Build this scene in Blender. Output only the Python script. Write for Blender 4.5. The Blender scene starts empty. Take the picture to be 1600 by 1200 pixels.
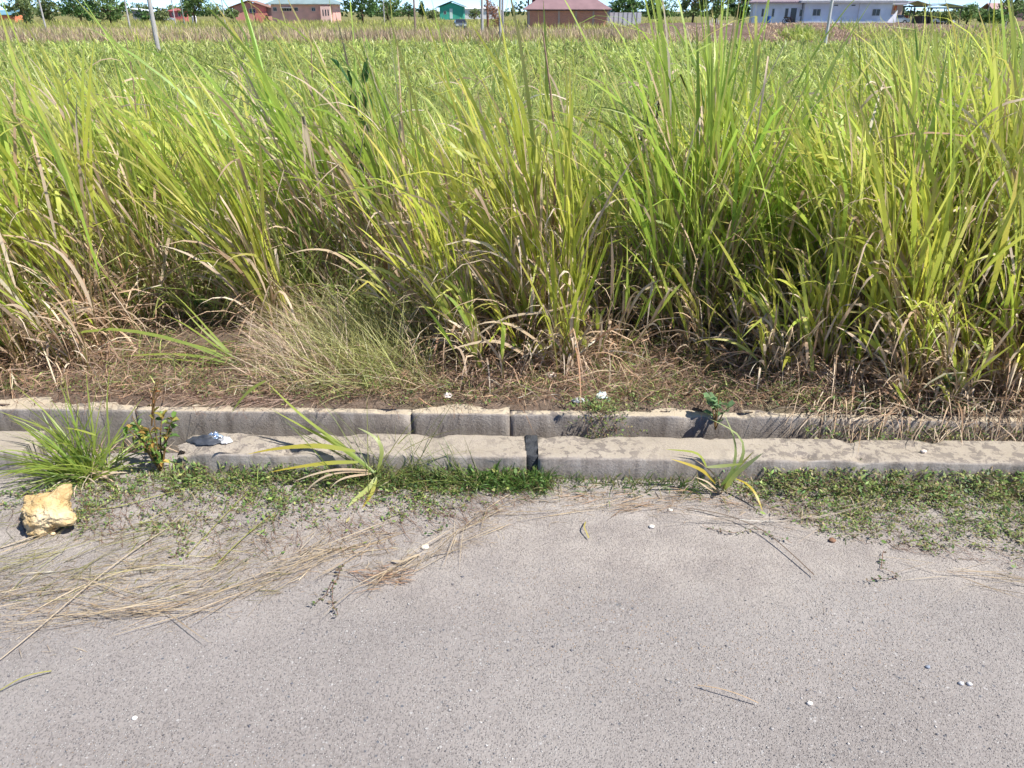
import bpy, math, numpy as np
from mathutils import Vector, noise
sc = bpy.context.scene
COL = sc.collection
R = math.radians
rng = np.random.default_rng(11)

# ------------------------------------------------------------------ camera
EYE = 1.6; PITCH = R(25.92); F = 1200.0
cam_d = bpy.data.cameras.new('camera'); cam_d.sensor_width = 36; cam_d.lens = 36 * F / 1600
cam_d.clip_start = 0.05; cam_d.clip_end = 6000
cam = bpy.data.objects.new('camera', cam_d); COL.objects.link(cam)
cam.location = (0, 0, EYE); cam.rotation_euler = (math.pi / 2 - PITCH, 0, 0)
sc.camera = cam
# ------------------------------------------------------------------ sky and sun
SUN_EL = R(57); SUN_AZ = R(-25)          # azimuth measured from +x, negative: towards the camera's side of the kerb
sdir = Vector((math.cos(SUN_EL) * math.cos(SUN_AZ), math.cos(SUN_EL) * math.sin(SUN_AZ), math.sin(SUN_EL)))
w = bpy.data.worlds.new('World'); sc.world = w; w.use_nodes = True
nt = w.node_tree; nt.nodes.clear()
sky = nt.nodes.new('ShaderNodeTexSky'); sky.sky_type = 'NISHITA'; sky.sun_disc = False
sky.sun_elevation = SUN_EL; sky.sun_rotation = math.atan2(sdir.x, sdir.y)
sky.altitude = 3500; sky.air_density = 0.65; sky.dust_density = 0.0; sky.ozone_density = 7.0
bg = nt.nodes.new('ShaderNodeBackground'); bg.inputs[1].default_value = 0.14
wo = nt.nodes.new('ShaderNodeOutputWorld')
nt.links.new(sky.outputs[0], bg.inputs[0]); nt.links.new(bg.outputs[0], wo.inputs[0])
sl = bpy.data.lights.new('sun', 'SUN'); sl.energy = 4.6; sl.angle = R(0.55); sl.color = (1.0, 0.955, 0.88)
so = bpy.data.objects.new('sun', sl); COL.objects.link(so)
so.rotation_euler = sdir.to_track_quat('Z', 'Y').to_euler()
vs = sc.view_settings; vs.view_transform = 'Standard'; vs.look = 'None'; vs.exposure = 0.73; vs.gamma = 1.0
vs.use_curve_mapping = False
sc.cycles.max_bounces = 4; sc.cycles.diffuse_bounces = 3; sc.cycles.glossy_bounces = 1; sc.cycles.transmission_bounces = 2; sc.cycles.transparent_max_bounces = 2
sc.cycles.use_light_tree = False; sc.cycles.caustics_reflective = False; sc.cycles.caustics_refractive = False; sc.cycles.adaptive_threshold = 0.02

# ------------------------------------------------------------------ helpers
def S(r, g, b):
    f = lambda c: (c / 255 / 12.92) if c <= 10 else ((c / 255 + 0.055) / 1.055) ** 2.4
    return (f(r), f(g), f(b))

cp, sp_ = math.cos(PITCH), math.sin(PITCH)
def ray(px, py):
    a = (px - 800) / F; b = (600 - py) / F
    return np.array([a, cp + b * sp_, -sp_ + b * cp])
def G(px, py, z=0.0):                     # point of the level z seen at a pixel
    d = ray(px, py); t = (z - EYE) / d[2]
    return np.array([0, 0, EYE]) + d * t
def Y(px, py, y):                         # point at distance y along the ground seen at a pixel
    d = ray(px, py); t = y / d[1]
    return np.array([0, 0, EYE]) + d * t
KS = -0.023                               # the kerb runs very slightly towards us on the right
def kv(x, v): return v + KS * x

def zg(x, y):                             # height of the verge and field
    x = np.asarray(x, float); y = np.asarray(y, float)
    v = y - KS * x * np.exp(-((y - 2.9) / 6) ** 2)
    z = np.interp(v, [2.8, 3.0, 3.6, 5.0, 9.0, 16, 30, 60, 4000], [0.095, 0.11, 0.10, 0.02, -0.28, -0.65, -1.0, -1.05, -1.05])
    z = z + 0.02 * np.sin(x * 3.1 + y * 1.7) * np.clip(v - 3, 0, 1) + 0.012 * np.sin(x * 9.1 - y * 6.3) * np.clip(v - 2.95, 0, 0.4)
    return z

def obj(name, me, mat=None, parent=None, loc=None):
    o = bpy.data.objects.new(name, me); COL.objects.link(o)
    if mat is not None and me is not None: me.materials.append(mat)
    if parent: o.parent = parent
    if loc is not None: o.location = loc
    return o
def tag(o, label=None, cat=None, group=None, kind=None):
    if label: o['label'] = label
    if cat: o['category'] = cat
    if group: o['group'] = group
    if kind: o['kind'] = kind
    return o
def empty(name, loc=(0, 0, 0), rz=0, label=None, cat=None, group=None):
    o = bpy.data.objects.new(name, None); COL.objects.link(o); o.location = loc; o.rotation_euler = (0, 0, rz)
    o.empty_display_size = 0.1
    return tag(o, label, cat, group)

def fast_mesh(name, co, quads, col=None, smooth=False):
    me = bpy.data.meshes.new(name); co = np.ascontiguousarray(co, np.float32).reshape(-1, 3)
    q = np.ascontiguousarray(quads, np.int32); k = q.shape[1]
    me.vertices.add(len(co)); me.vertices.foreach_set('co', co.ravel())
    me.loops.add(q.size); me.loops.foreach_set('vertex_index', q.ravel())
    me.polygons.add(len(q)); me.polygons.foreach_set('loop_start', np.arange(0, q.size, k, dtype=np.int32))
    me.update(calc_edges=True)
    if smooth: me.polygons.foreach_set('use_smooth', np.ones(len(q), bool))
    if col is not None:
        a = me.color_attributes.new('col', 'FLOAT_COLOR', 'POINT')
        c4 = np.ones((len(co), 4), np.float32); c4[:, :3] = np.asarray(col).reshape(-1, 3)
        a.data.foreach_set('color', c4.ravel())
    return me

class Rib:                                # ribbons: blades, straws, stems
    def __init__(s): s.co = []; s.q = []; s.c = []; s.n = 0
    def add(s, C, W, side, col):
        N, K, _ = C.shape
        h = side * (W[..., None] * 0.5)
        v = np.stack([C - h, C + h], 2).reshape(-1, 3)
        if col.ndim == 2: col = np.repeat(col[:, None, :], K, 1)
        c = np.repeat(col[:, :, None, :], 2, 2).reshape(-1, 3)
        i = (np.arange(N)[:, None] * K + np.arange(K - 1)[None, :]) * 2
        q = np.stack([i, i + 1, i + 3, i + 2], -1).reshape(-1, 4) + s.n
        s.co.append(v); s.c.append(c); s.q.append(q); s.n += len(v)
    def quads(s, v, c):                   # v (N,4,3)
        N = len(v); q = np.arange(N * 4).reshape(N, 4) + s.n
        s.co.append(v.reshape(-1, 3)); s.c.append(np.repeat(c[:, None, :], 4, 1).reshape(-1, 3)); s.q.append(q); s.n += N * 4
    def build(s, name, mat, parent=None, loc=None):
        co = np.concatenate(s.co)
        if loc is not None: co = co - np.asarray(loc)
        if parent is not None: co = co - np.asarray(parent.location)
        return obj(name, fast_mesh(name, co, np.concatenate(s.q), np.concatenate(s.c), True), mat, parent, loc)

def nrm(v): return v / np.maximum(np.linalg.norm(v, axis=-1, keepdims=True), 1e-9)
def dirs(az, el): return np.stack([np.cos(az) * np.cos(el), np.sin(az) * np.cos(el), np.sin(el)], -1)
PROF = lambda K: np.interp(np.linspace(0, 1, K), [0, .12, .35, .7, .9, 1], [.45, .8, 1, .72, .33, .03])

def curve(P, d, L, K, bend, wind=(0, 0, 0), kink=None, kstep=None):
    N = len(P); C = np.zeros((N, K, 3)); C[:, 0] = P; st = (L / (K - 1))[:, None]
    wind = np.asarray(wind)
    for k in range(1, K):
        C[:, k] = C[:, k - 1] + d * st
        b = bend * (0.5 + 1.1 * k / K)
        if kink is not None: b = b + np.where(kstep == k, kink, 0)
        d = nrm(d + b[:, None] * np.array([0, 0, -1.0]) / (K - 1) * 3 + wind / (K - 1))
    return C
def blades(rb, P, d, L, W, bend, col0, col1, K=7, wind=(0, 0, 0), kink=None, kstep=None, twist=None, tip=None):
    C = curve(P, d, L, K, bend, wind, kink, kstep)
    az = rng.uniform(0, 2 * np.pi, len(P)) if twist is None else twist
    s0 = nrm(np.cross(d, np.array([0.02, 0.01, 1.0]) + 0 * d)); s1 = np.cross(s0, d)
    tw = az[:, None] + np.linspace(0, 1, K)[None] * rng.normal(0, .5, len(P))[:, None]
    side = nrm(s0[:, None] * np.cos(tw)[..., None] + s1[:, None] * np.sin(tw)[..., None])
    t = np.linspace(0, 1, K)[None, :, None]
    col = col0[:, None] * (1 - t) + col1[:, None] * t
    if tip is not None:
        m = np.clip((t - .72) / .28, 0, 1) * rng.choice([0, .3, 1], len(P), p=[.45, .3, .25])[:, None, None]
        col = col * (1 - m) + tip * m
    rb.add(C, W[:, None] * PROF(K)[None], side, col)
    return C

def mixc(cols, n, jit=.18):
    cols = np.array(cols); a = cols[rng.integers(0, len(cols), n)]; b = cols[rng.integers(0, len(cols), n)]
    t = rng.random((n, 1)); c = a * t + b * (1 - t)
    return np.clip(c * np.exp(rng.normal(0, jit, (n, 1))), 0.002, 0.9)

# ------------------------------------------------------------------ materials
def mat(name, col=None, rough=.8, spec=.3, attr=False, trans=0.0, bump=0, bscale=40, var=0.0, vscale=6, metal=0, coords='Object'):
    m = bpy.data.materials.new(name); m.use_nodes = True; N = m.node_tree.nodes; Lk = m.node_tree.links
    b = N['Principled BSDF']; b.inputs['Roughness'].default_value = rough; b.inputs['Specular IOR Level'].default_value = spec
    b.inputs['Metallic'].default_value = metal
    out = N['Material Output']
    tc = N.new('ShaderNodeTexCoord')
    if attr:
        a = N.new('ShaderNodeAttribute'); a.attribute_name = 'col'; c = a.outputs['Color']
    else:
        r = N.new('ShaderNodeRGB'); r.outputs[0].default_value = (*col, 1); c = r.outputs[0]
    if var:
        n = N.new('ShaderNodeTexNoise'); n.inputs['Scale'].default_value = vscale; n.inputs['Detail'].default_value = 6
        Lk.new(tc.outputs[coords], n.inputs['Vector'])
        mr = N.new('ShaderNodeMapRange'); mr.inputs[1].default_value = .3; mr.inputs[2].default_value = .7
        mr.inputs[3].default_value = 1 - var; mr.inputs[4].default_value = 1 + var
        Lk.new(n.outputs[0], mr.inputs[0])
        hs = N.new('ShaderNodeVectorMath'); hs.operation = 'SCALE'; Lk.new(c, hs.inputs[0]); Lk.new(mr.outputs[0], hs.inputs['Scale']); c = hs.outputs[0]
    Lk.new(c, b.inputs['Base Color'])
    if bump:
        n = N.new('ShaderNodeTexNoise'); n.inputs['Scale'].default_value = bscale; n.inputs['Detail'].default_value = 8
        Lk.new(tc.outputs[coords], n.inputs['Vector'])
        bp = N.new('ShaderNodeBump'); bp.inputs['Strength'].default_value = bump; bp.inputs['Distance'].default_value = .02
        Lk.new(n.outputs[0], bp.inputs['Height']); Lk.new(bp.outputs[0], b.inputs['Normal'])
    if trans:
        t = N.new('ShaderNodeBsdfTranslucent'); Lk.new(c, t.inputs[0])
        mx = N.new('ShaderNodeMixShader'); mx.inputs[0].default_value = trans
        Lk.new(b.outputs[0], mx.inputs[1]); Lk.new(t.outputs[0], mx.inputs[2]); Lk.new(mx.outputs[0], out.inputs['Surface'])
    return m
M_GREEN = mat('green_leaf', attr=True, rough=.42, spec=.55, trans=.5)
M_DRY = mat('dry_leaf', attr=True, rough=.75, spec=.2, trans=.3)
M_HERB = mat('herb_leaf', attr=True, rough=.5, spec=.35, trans=.3)
M_FARTREE = mat('tree_leaf', attr=True, rough=.6, spec=.25, trans=.25)
M_BARK = mat('bark', S(110, 95, 80), .9, .1, bump=.5, bscale=3, var=.3, vscale=1.5)
M_POLE = mat('pole_concrete', S(178, 174, 172), .85, .2, var=.15, vscale=1.5)
M_STONE = mat('loose_stone', attr=True, rough=.85, spec=.2, bump=.3, bscale=150)

class MG:                                 # tiny node builder
    def __init__(s, name):
        s.m = bpy.data.materials.new(name); s.m.use_nodes = True; s.N = s.m.node_tree.nodes; s.L = s.m.node_tree.links
        s.b = s.N['Principled BSDF']; s.tc = s.N.new('ShaderNodeTexCoord'); s.v = s.tc.outputs['Object']
    def noise(s, scale, detail=5, rough=.55, vec=None, dist=0):
        n = s.N.new('ShaderNodeTexNoise'); n.inputs['Scale'].default_value = scale; n.inputs['Detail'].default_value = detail
        n.inputs['Roughness'].default_value = rough; n.inputs['Distortion'].default_value = dist
        s.L.new(vec or s.v, n.inputs['Vector']); return n.outputs[0]
    def vor(s, scale, feat='F1', out='Distance', vec=None):
        n = s.N.new('ShaderNodeTexVoronoi'); n.inputs['Scale'].default_value = scale; n.feature = feat
        s.L.new(vec or s.v, n.inputs['Vector']); return n.outputs[out]
    def rng(s, x, a, b, c=0, d=1):
        n = s.N.new('ShaderNodeMapRange'); s.L.new(x, n.inputs[0])
        for i, q in enumerate((a, b, c, d)): n.inputs[i + 1].default_value = q
        return n.outputs[0]
    def math(s, op, a, b):
        n = s.N.new('ShaderNodeMath'); n.operation = op
        for i, q in enumerate((a, b)):
            if isinstance(q, (int, float)): n.inputs[i].default_value = q
            else: s.L.new(q, n.inputs[i])
        return n.outputs[0]
    def mix(s, f, a, b, mode='MIX'):
        n = s.N.new('ShaderNodeMix'); n.data_type = 'RGBA'; n.blend_type = mode
        if isinstance(f, (int, float)): n.inputs[0].default_value = f
        else: s.L.new(f, n.inputs[0])
        for i, q in ((6, a), (7, b)):
            if isinstance(q, tuple): n.inputs[i].default_value = (*q, 1)
            else: s.L.new(q, n.inputs[i])
        return n.outputs[2]
    def sep(s):
        n = s.N.new('ShaderNodeSeparateXYZ'); s.L.new(s.v, n.inputs[0]); return n.outputs
    def attr(s, name):
        n = s.N.new('ShaderNodeAttribute'); n.attribute_name = name; return n.outputs['Color']
    def fin(s, col, rough=.9, spec=.2, h=None, strength=.5, dist=.01):
        s.L.new(col, s.b.inputs['Base Color']); s.b.inputs['Roughness'].default_value = rough; s.b.inputs['Specular IOR Level'].default_value = spec
        if h is not None:
            bp = s.N.new('ShaderNodeBump'); bp.inputs['Strength'].default_value = strength; bp.inputs['Distance'].default_value = dist
            s.L.new(h, bp.inputs['Height']); s.L.new(bp.outputs[0], s.b.inputs['Normal'])
        return s.m

# worn asphalt with exposed aggregate and a skin of washed-in sand towards the kerb
g = MG('asphalt')
big = g.noise(1.3, 4); mid = g.noise(9, 5); fine = g.noise(120, 4, .75)
base = g.mix(g.rng(big, .33, .66), (.235, .211, .198), (.335, .304, .285))
base = g.mix(g.rng(mid, .35, .75, 0, .45), base, (.20, .178, .168))
base = g.mix(g.rng(fine, .35, .7, 0, .6), base, (.40, .368, .345))
vc = g.vor(170, out='Color'); vd = g.vor(170)
sepc = g.N.new('ShaderNodeSeparateColor'); g.L.new(vc, sepc.inputs[0])
stone = g.rng(vd, .26, .40, 1, 0)
base = g.mix(g.math('MULTIPLY', stone, g.rng(sepc.outputs[0], .74, .78)), base, (.47, .45, .43))
base = g.mix(g.math('MULTIPLY', stone, g.rng(sepc.outputs[1], .8, .86)), base, (.185, .168, .162))
base = g.mix(g.math('MULTIPLY', stone, g.rng(sepc.outputs[2], .93, .95)), base, (.40, .29, .2))
vc2 = g.vor(75, out='Color'); vd2 = g.vor(62); sep2 = g.N.new('ShaderNodeSeparateColor'); g.L.new(vc2, sep2.inputs[0])
st2 = g.rng(vd2, .16, .3, 1, 0)
base = g.mix(g.math('MULTIPLY', st2, g.rng(sep2.outputs[0], .88, .9)), base, (.46, .44, .425))
base = g.mix(g.math('MULTIPLY', st2, g.rng(sep2.outputs[1], .9, .92)), base, (.13, .14, .16))
base = g.mix(g.rng(g.noise(.55, 3, .5), .5, .64, 0, .55), base, (.36, .335, .315))
base = g.mix(g.rng(g.noise(3.3, 6, .7), .62, .72, 0, .5), base, (.19, .17, .162))
base = g.mix(g.rng(g.noise(6.5, 5, .7, dist=.4), .69, .74, 0, .55), base, (.5, .48, .46))
xyz = g.sep()
edge = g.math('ADD', xyz[1], g.math('MULTIPLY', g.math('SUBTRACT', g.noise(2.2, 6), .5), .75))
sandm = g.rng(edge, 1.72, 2.02)
sand = g.mix(g.rng(g.noise(5, 6, .6), .35, .68), (.24, .21, .195), (.45, .405, .365))
sand = g.mix(g.rng(fine, .3, .75, 0, .6), sand, (.46, .41, .37))
sand = g.mix(g.rng(g.noise(230, 3, .65), .52, .68, 0, .7), sand, (.12, .105, .1))
sandm = g.math('MULTIPLY', sandm, g.rng(g.noise(45, 5, .7), .25, .55, .45, 1))
c = g.mix(sandm, base, sand)
hgt = g.math('ADD', g.math('MULTIPLY', stone, .5), g.math('MULTIPLY', fine, .8))
M_ROAD = g.fin(c, .9, .25, hgt, .8, .008)

g = MG('verge_soil')
n1 = g.noise(7, 7, .65); n2 = g.noise(60, 5, .7)
c = g.mix(g.rng(n1, .35, .65), (.10, .073, .055), (.21, .155, .12))
c = g.mix(g.rng(n2, .45, .7, 0, .6), c, (.28, .22, .175))
c = g.mix(g.rng(g.noise(2.5, 5), .5, .7, 0, .5), c, (.12, .13, .06))
M_SOIL = g.fin(c, .95, .1, g.math('ADD', n1, n2), .8, .02)
g = MG('field_soil')
n1 = g.noise(.6, 7, .65)
M_FIELD = g.fin(g.mix(g.rng(n1, .35, .65), (.14, .16, .05), (.26, .22, .1)), .95, .1)
g = MG('drain_silt')
n1 = g.noise(20, 6, .65)
M_SILT = g.fin(g.mix(g.rng(n1, .35, .65), (.06, .05, .04), (.14, .115, .095)), .95, .1, n1, .8, .02)

def concrete(name, dust, top):
    g = MG(name); top_m = g.attr('col')
    f = g.noise(110, 5, .7); m = g.noise(11, 6, .62); mp = g.N.new('ShaderNodeMapping'); mp.inputs['Scale'].default_value = (26, 26, 3)
    g.L.new(g.v, mp.inputs[0]); streak = g.noise(1, 5, .6, vec=mp.outputs[0])
    c = g.mix(g.rng(m, .3, .7), (.30, .258, .22), (.42, .375, .33))
    c = g.mix(g.rng(streak, .42, .66, 0, .65), c, (.15, .122, .10))
    c = g.mix(g.rng(f, .4, .75, 0, .45), c, (.45, .41, .36))
    pits = g.rng(g.vor(190), .12, .2, 1, 0)
    c = g.mix(g.math('MULTIPLY', pits, .6), c, (.09, .08, .07))
    d = g.mix(g.rng(g.noise(6, 6, .6), .32, .68), top, dust)
    d = g.mix(g.rng(f, .4, .75, 0, .4), d, (.5, .44, .36))
    blot = g.noise(27, 7, .72, dist=.5)
    zone = g.rng(g.noise(1.1, 3), .42, .56)
    d = g.mix(g.math('MULTIPLY', g.rng(blot, .51, .545), zone), d, (.22, .19, .165))
    sp = g.N.new('ShaderNodeSeparateColor'); g.L.new(top_m, sp.inputs[0])
    c = g.mix(g.rng(g.math('ADD', sp.outputs[0], g.math('MULTIPLY', g.math('SUBTRACT', f, .5), .6)), .4, .6), c, d)
    return g.fin(c, .92, .15, g.math('ADD', f, g.math('MULTIPLY', m, .7)), .5, .008)
M_KERB = concrete('kerb_concrete', (.39, .34, .28), (.32, .275, .225))
M_WALL = concrete('drain_concrete', (.50, .42, .31), (.44, .37, .275))
g = MG('tar'); f = g.noise(150, 4, .7)
M_TAR = g.fin(g.mix(f, (.03, .032, .036), (.085, .09, .1)), .8, .3, f, .8, .01)
g = MG('limestone'); m1 = g.noise(22, 7, .65); m2 = g.noise(90, 5, .7)
c = g.mix(g.rng(m1, .35, .62), (.53, .36, .16), (.69, .52, .27))
c = g.mix(g.rng(g.noise(9, 4), .5, .66, 0, .8), c, (.76, .65, .45))
c = g.mix(g.rng(m2, .55, .7, 0, .45), c, (.40, .27, .14))
M_ROCK = g.fin(c, .9, .15, g.math('ADD', m1, m2), .7, .012)

# ------------------------------------------------------------------ the setting: road, ground sheet, drain
def grid(name, xs, ys, zf, m):
    X, Yy = np.meshgrid(xs, ys); Z = zf(X, Yy); co = np.stack([X, Yy, Z], -1).reshape(-1, 3)
    nx, ny = len(xs), len(ys); i = (np.arange(ny - 1)[:, None] * nx + np.arange(nx - 1)[None]).ravel()
    return obj(name, fast_mesh(name, co, np.stack([i, i + 1, i + nx + 1, i + nx], -1), None, True), m)
def zr(x, y): return 0.004 * np.sin(x * 1.9 + .6) * np.sin(y * 2.3) - 0.004 + np.clip(y - 1.9, 0, .7) * 0.02 + 0.0 * x
xs = np.concatenate([[-40, -20, -10, -6], np.arange(-4, 4.01, .08), [6, 10, 20, 40]])
o = grid('road', xs, np.concatenate([[-40, -20, -8, -3, -1, 0], np.arange(.4, 2.641, .08)]), zr, M_ROAD); tag(o, kind='structure')
xs = np.concatenate([[-2500, -900, -300, -120, -60, -30, -16], np.arange(-9, 9.01, .12), [16, 30, 60, 120, 300, 900, 2500]])
ys = np.concatenate([np.arange(2.84, 6, .06), np.arange(6, 16, .4), [18, 21, 25, 30, 40, 60, 90, 140, 220, 400, 800, 1600, 4000]])
me_y = lambda X, Yy: zg(X, Yy)
X, Yy = np.meshgrid(xs, ys); Y2 = np.where(Yy < 6, Yy + KS * np.clip(X, -20, 20) * np.clip((6 - Yy) / 3.16, 0, 1), Yy)
co = np.stack([X, Y2, zg(X, Y2)], -1).reshape(-1, 3); nx, ny = len(xs), len(ys)
i = (np.arange(ny - 1)[:, None] * nx + np.arange(nx - 1)[None]).ravel()
me = fast_mesh('field_ground', co, np.stack([i, i + 1, i + nx + 1, i + nx], -1), None, True)
me.materials.append(M_SOIL); me.materials.append(M_FIELD)
cy = co[:, 1][np.stack([i], -1)[:, 0]]
me.polygons.foreach_set('material_index', (cy > 7).astype(np.int32))
o = obj('field_ground', me); tag(o, kind='structure')
o = grid('drain_floor', np.arange(-12, 12.01, .1), np.arange(2.2, 3.16, .08), lambda x, y: -.13 + .05 * np.clip(x - .9, 0, 1) + .03 * np.sin(x * 4.3) * np.sin(y * 9 + x) + .05 * np.exp(-((x - 1.5) / .5) ** 2), M_SILT); tag(o, kind='structure')

def bar(name, x0, x1, v0, v1, zb, zt, m, seed, parent=None, rough=.006, chips=(), ends=(0, 0), step=.02, label=None, cat=None, group=None):
    """a cast concrete bar: rounded, chipped profile swept along the kerb line"""
    b = .009
    prof = [(v0, zb), (v0, zb + (zt - zb) * .35), (v0, zb + (zt - zb) * .7), (v0 + .001, zt - b * 1.3), (v0 + b * .4, zt - b * .35), (v0 + b * 1.3, zt)]
    nt_ = 6
    prof += [(v0 + b * 1.3 + (v1 - v0 - 2.6 * b) * k / nt_, zt) for k in range(1, nt_)]
    prof += [(v1 - b * 1.3, zt), (v1 - b * .4, zt - b * .35), (v1, zt - b * 1.3), (v1, zb)]
    n = max(2, int((x1 - x0) / step)); us = np.linspace(x0, x1, n + 1); P = len(prof); co = []; cl = []
    for u in us:
        for k, (v, z) in enumerate(prof):
            q = Vector((u * 1.0 + seed, v * 3, z * 3))
            d1 = noise.noise(q * 6) * rough + noise.noise(q * 28) * rough * .7
            d2 = noise.noise((q + Vector((9, 4, 2))) * 8) * rough * .8 + noise.noise((q + Vector((3, 1, 7))) * 33) * rough * .5
            ch = 0
            if 3 <= k <= 6 or k >= P - 4:
                ch = max(0, noise.noise(Vector((u * 9 + seed * 3, k * .3, 1))) - .28) * .05
                for (cx, cw, cd) in chips:
                    ch += cd * math.exp(-((u - cx) / cw) ** 2)
            inner = 1 if k < P / 2 else -1
            eu = u
            if ends[0] and u < x0 + .08: eu = u + ends[0] * noise.noise(Vector((v * 40, z * 40, seed))) * (1 - (u - x0) / .08)
            co.append((eu, kv(u, v + d1 * .6 + ch * inner * .7), z + (d2 if z > zb else 0) - (ch if z > zb + .05 else 0)))
            t = 1 if (k >= 5 and k <= P - 3) else (.5 if k == 4 else 0)
            cl.append((t, t, t))
    q = []
    for a in range(n):
        for k in range(P - 1):
            q.append((a * P + k, (a + 1) * P + k, (a + 1) * P + k + 1, a * P + k + 1))
    for a in (0, n):                      # end caps as a fan of quads between front and back
        h = [a * P + k for k in range(P)]
        for k in range(P // 2 - 1):
            f = (h[k], h[k + 1], h[P - 2 - k], h[P - 1 - k]); q.append(f if a == 0 else f[::-1])
    me = fast_mesh(name, np.array(co), np.array(q), np.array(cl), True)
    o = obj(name, me, m, parent)
    if label: tag(o, label, cat, group)
    return o
FV0, FV1, BV0, BV1 = 2.462, 2.632, 2.802, 2.935
def kx(px, v, z=.1):                      # x along the kerb at a pixel column
    d = ray(px, 690); t = (v) / d[1]; return d[0] * t
jx = kx(831, 2.55); bx0 = kx(284, 2.55); lx = kx(40, 2.55)
bar('kerb', -12, lx, FV0, FV1, -.15, .095, M_KERB, 3.3, ends=(0, 0), label='weathered concrete kerb length behind the grass tuft at left edge', cat='kerb')
bar('kerb', bx0, jx - .022, FV0, FV1, -.15, .10, M_KERB, 7.7, chips=[(bx0 + .02, .05, .03), (bx0 + .35, .1, .012), (jx - .75, .05, .01)], ends=(.05, 0),
    label='stained concrete kerb length between its broken end and the black tar joint', cat='kerb')
kr = bar('kerb', jx + .022, 12, FV0, FV1, -.15, .10, M_KERB, 1.9, chips=[(kx(1120, 2.5), .015, .008), (kx(1345, 2.5), .03, .012)], label='pale concrete kerb length right of the black tar joint', cat='kerb')
bar('tar_filler', jx - .0235, jx + .0235, FV0 + .012, FV1 - .003, -.14, .1035, M_TAR, 5.5, rough=.004, parent=kr)
wj = [-12, kx(225, 2.86), kx(648, 2.86), kx(797, 2.86), kx(1262, 2.86), 12]
wl = ['drain wall length behind the grass tuft at far left', 'grey drain wall length striped with thin grass shadows', 'short drain wall length below the wiry grass bush',
      'sand covered drain wall length behind the tar joint', 'drain wall length at right buried under straw and weeds']
for k in range(5):
    bar('drain_wall', wj[k] + .0012, wj[k + 1] - .0012, BV0 + (.002 if k % 2 else 0), BV1, -.15, .10 - .002 * (k % 2) - (.008 if k == 4 else 0), M_WALL, 20 + k * 3.1,
        rough=.0045 if k != 4 else .008, chips=[(wj[k] + .006, .007, .008), (wj[k + 1] - .006, .007, .008)], label='concrete ' + wl[k], cat='drain wall')

# ------------------------------------------------------------------ far things: boxes and prisms
class MB:
    def __init__(s): s.v = []; s.f = []
    def poly(s, pts, faces):
        n = len(s.v); s.v += [tuple(p) for p in pts]; s.f += [tuple(i + n for i in f) for f in faces]; return s
    def box(s, x0, x1, y0, y1, z0, z1):
        return s.poly([(x0, y0, z0), (x1, y0, z0), (x1, y1, z0), (x0, y1, z0), (x0, y0, z1), (x1, y0, z1), (x1, y1, z1), (x0, y1, z1)],
                      [(0, 3, 2, 1), (4, 5, 6, 7), (0, 1, 5, 4), (1, 2, 6, 5), (2, 3, 7, 6), (3, 0, 4, 7)])
    def tube(s, pts, rad, n=8):
        pts = [Vector(p) for p in pts]; rad = [rad] * len(pts) if isinstance(rad, (int, float)) else rad; rings = []
        for i, p in enumerate(pts):
            d = (pts[min(i + 1, len(pts) - 1)] - pts[max(i - 1, 0)]).normalized()
            a = d.orthogonal().normalized(); b = d.cross(a)
            if i and (a.dot(pa) < .5): a = (pa - d * pa.dot(d)).normalized(); b = d.cross(a)
            pa = a
            rings.append([p + (a * math.cos(2 * math.pi * k / n) + b * math.sin(2 * math.pi * k / n)) * rad[i] for k in range(n)])
        base = len(s.v)
        for r in rings: s.v += [tuple(q) for q in r]
        for i in range(len(pts) - 1):
            for k in range(n):
                k2 = (k + 1) % n; s.f.append((base + i * n + k, base + i * n + k2, base + (i + 1) * n + k2, base + (i + 1) * n + k))
        s.f.append(tuple(base + k for k in range(n))[::-1]); s.f.append(tuple(base + (len(pts) - 1) * n + k for k in range(n)))
        return s
    def gable(s, x0, x1, y0, y1, z, h, t=.12, axis='y'):   # gable roof slab, ridge along axis
        if axis == 'y':
            xm = (x0 + x1) / 2; pr = [(x0, z), (xm, z + h), (x1, z), (x1, z + t), (xm, z + h + t), (x0, z + t)]
            A = [(p[0], y0, p[1]) for p in pr]; B = [(p[0], y1, p[1]) for p in pr]
        else:
            ym = (y0 + y1) / 2; pr = [(y0, z), (ym, z + h), (y1, z), (y1, z + t), (ym, z + h + t), (y0, z + t)]
            A = [(x1, p[0], p[1]) for p in pr]; B = [(x0, p[0], p[1]) for p in pr]
        f = [(0, 1, 4, 5), (1, 2, 3, 4), (11, 10, 7, 6), (10, 9, 8, 7)] + [(i, i + 6, (i + 1) % 6 + 6, (i + 1) % 6) for i in range(6)]
        return s.poly(A + B, f)
    def hip(s, x0, x1, y0, y1, z, h, t=.15):
        xm0 = x0 + (y1 - y0) / 2; xm1 = x1 - (y1 - y0) / 2; ym = (y0 + y1) / 2
        if xm0 > xm1: xm0 = xm1 = (x0 + x1) / 2
        v = [(x0, y0, z), (x1, y0, z), (x1, y1, z), (x0, y1, z), (x0, y0, z + t), (x1, y0, z + t), (x1, y1, z + t), (x0, y1, z + t), (xm0, ym, z + h), (xm1, ym, z + h)]
        return s.poly(v, [(0, 3, 2, 1), (0, 1, 5, 4), (1, 2, 6, 5), (2, 3, 7, 6), (3, 0, 4, 7), (4, 5, 9, 8), (5, 6, 9), (6, 7, 8, 9), (7, 4, 8)])
    def build(s, name, m, parent=None, smooth=False):
        me = bpy.data.meshes.new(name); me.from_pydata(s.v, [], s.f); me.update()
        if smooth: me.polygons.foreach_set('use_smooth', np.ones(len(me.polygons), bool))
        return obj(name, me, m, parent)
def bx(name, m, parent, *a): return MB().box(*a).build(name, m, parent)
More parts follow.
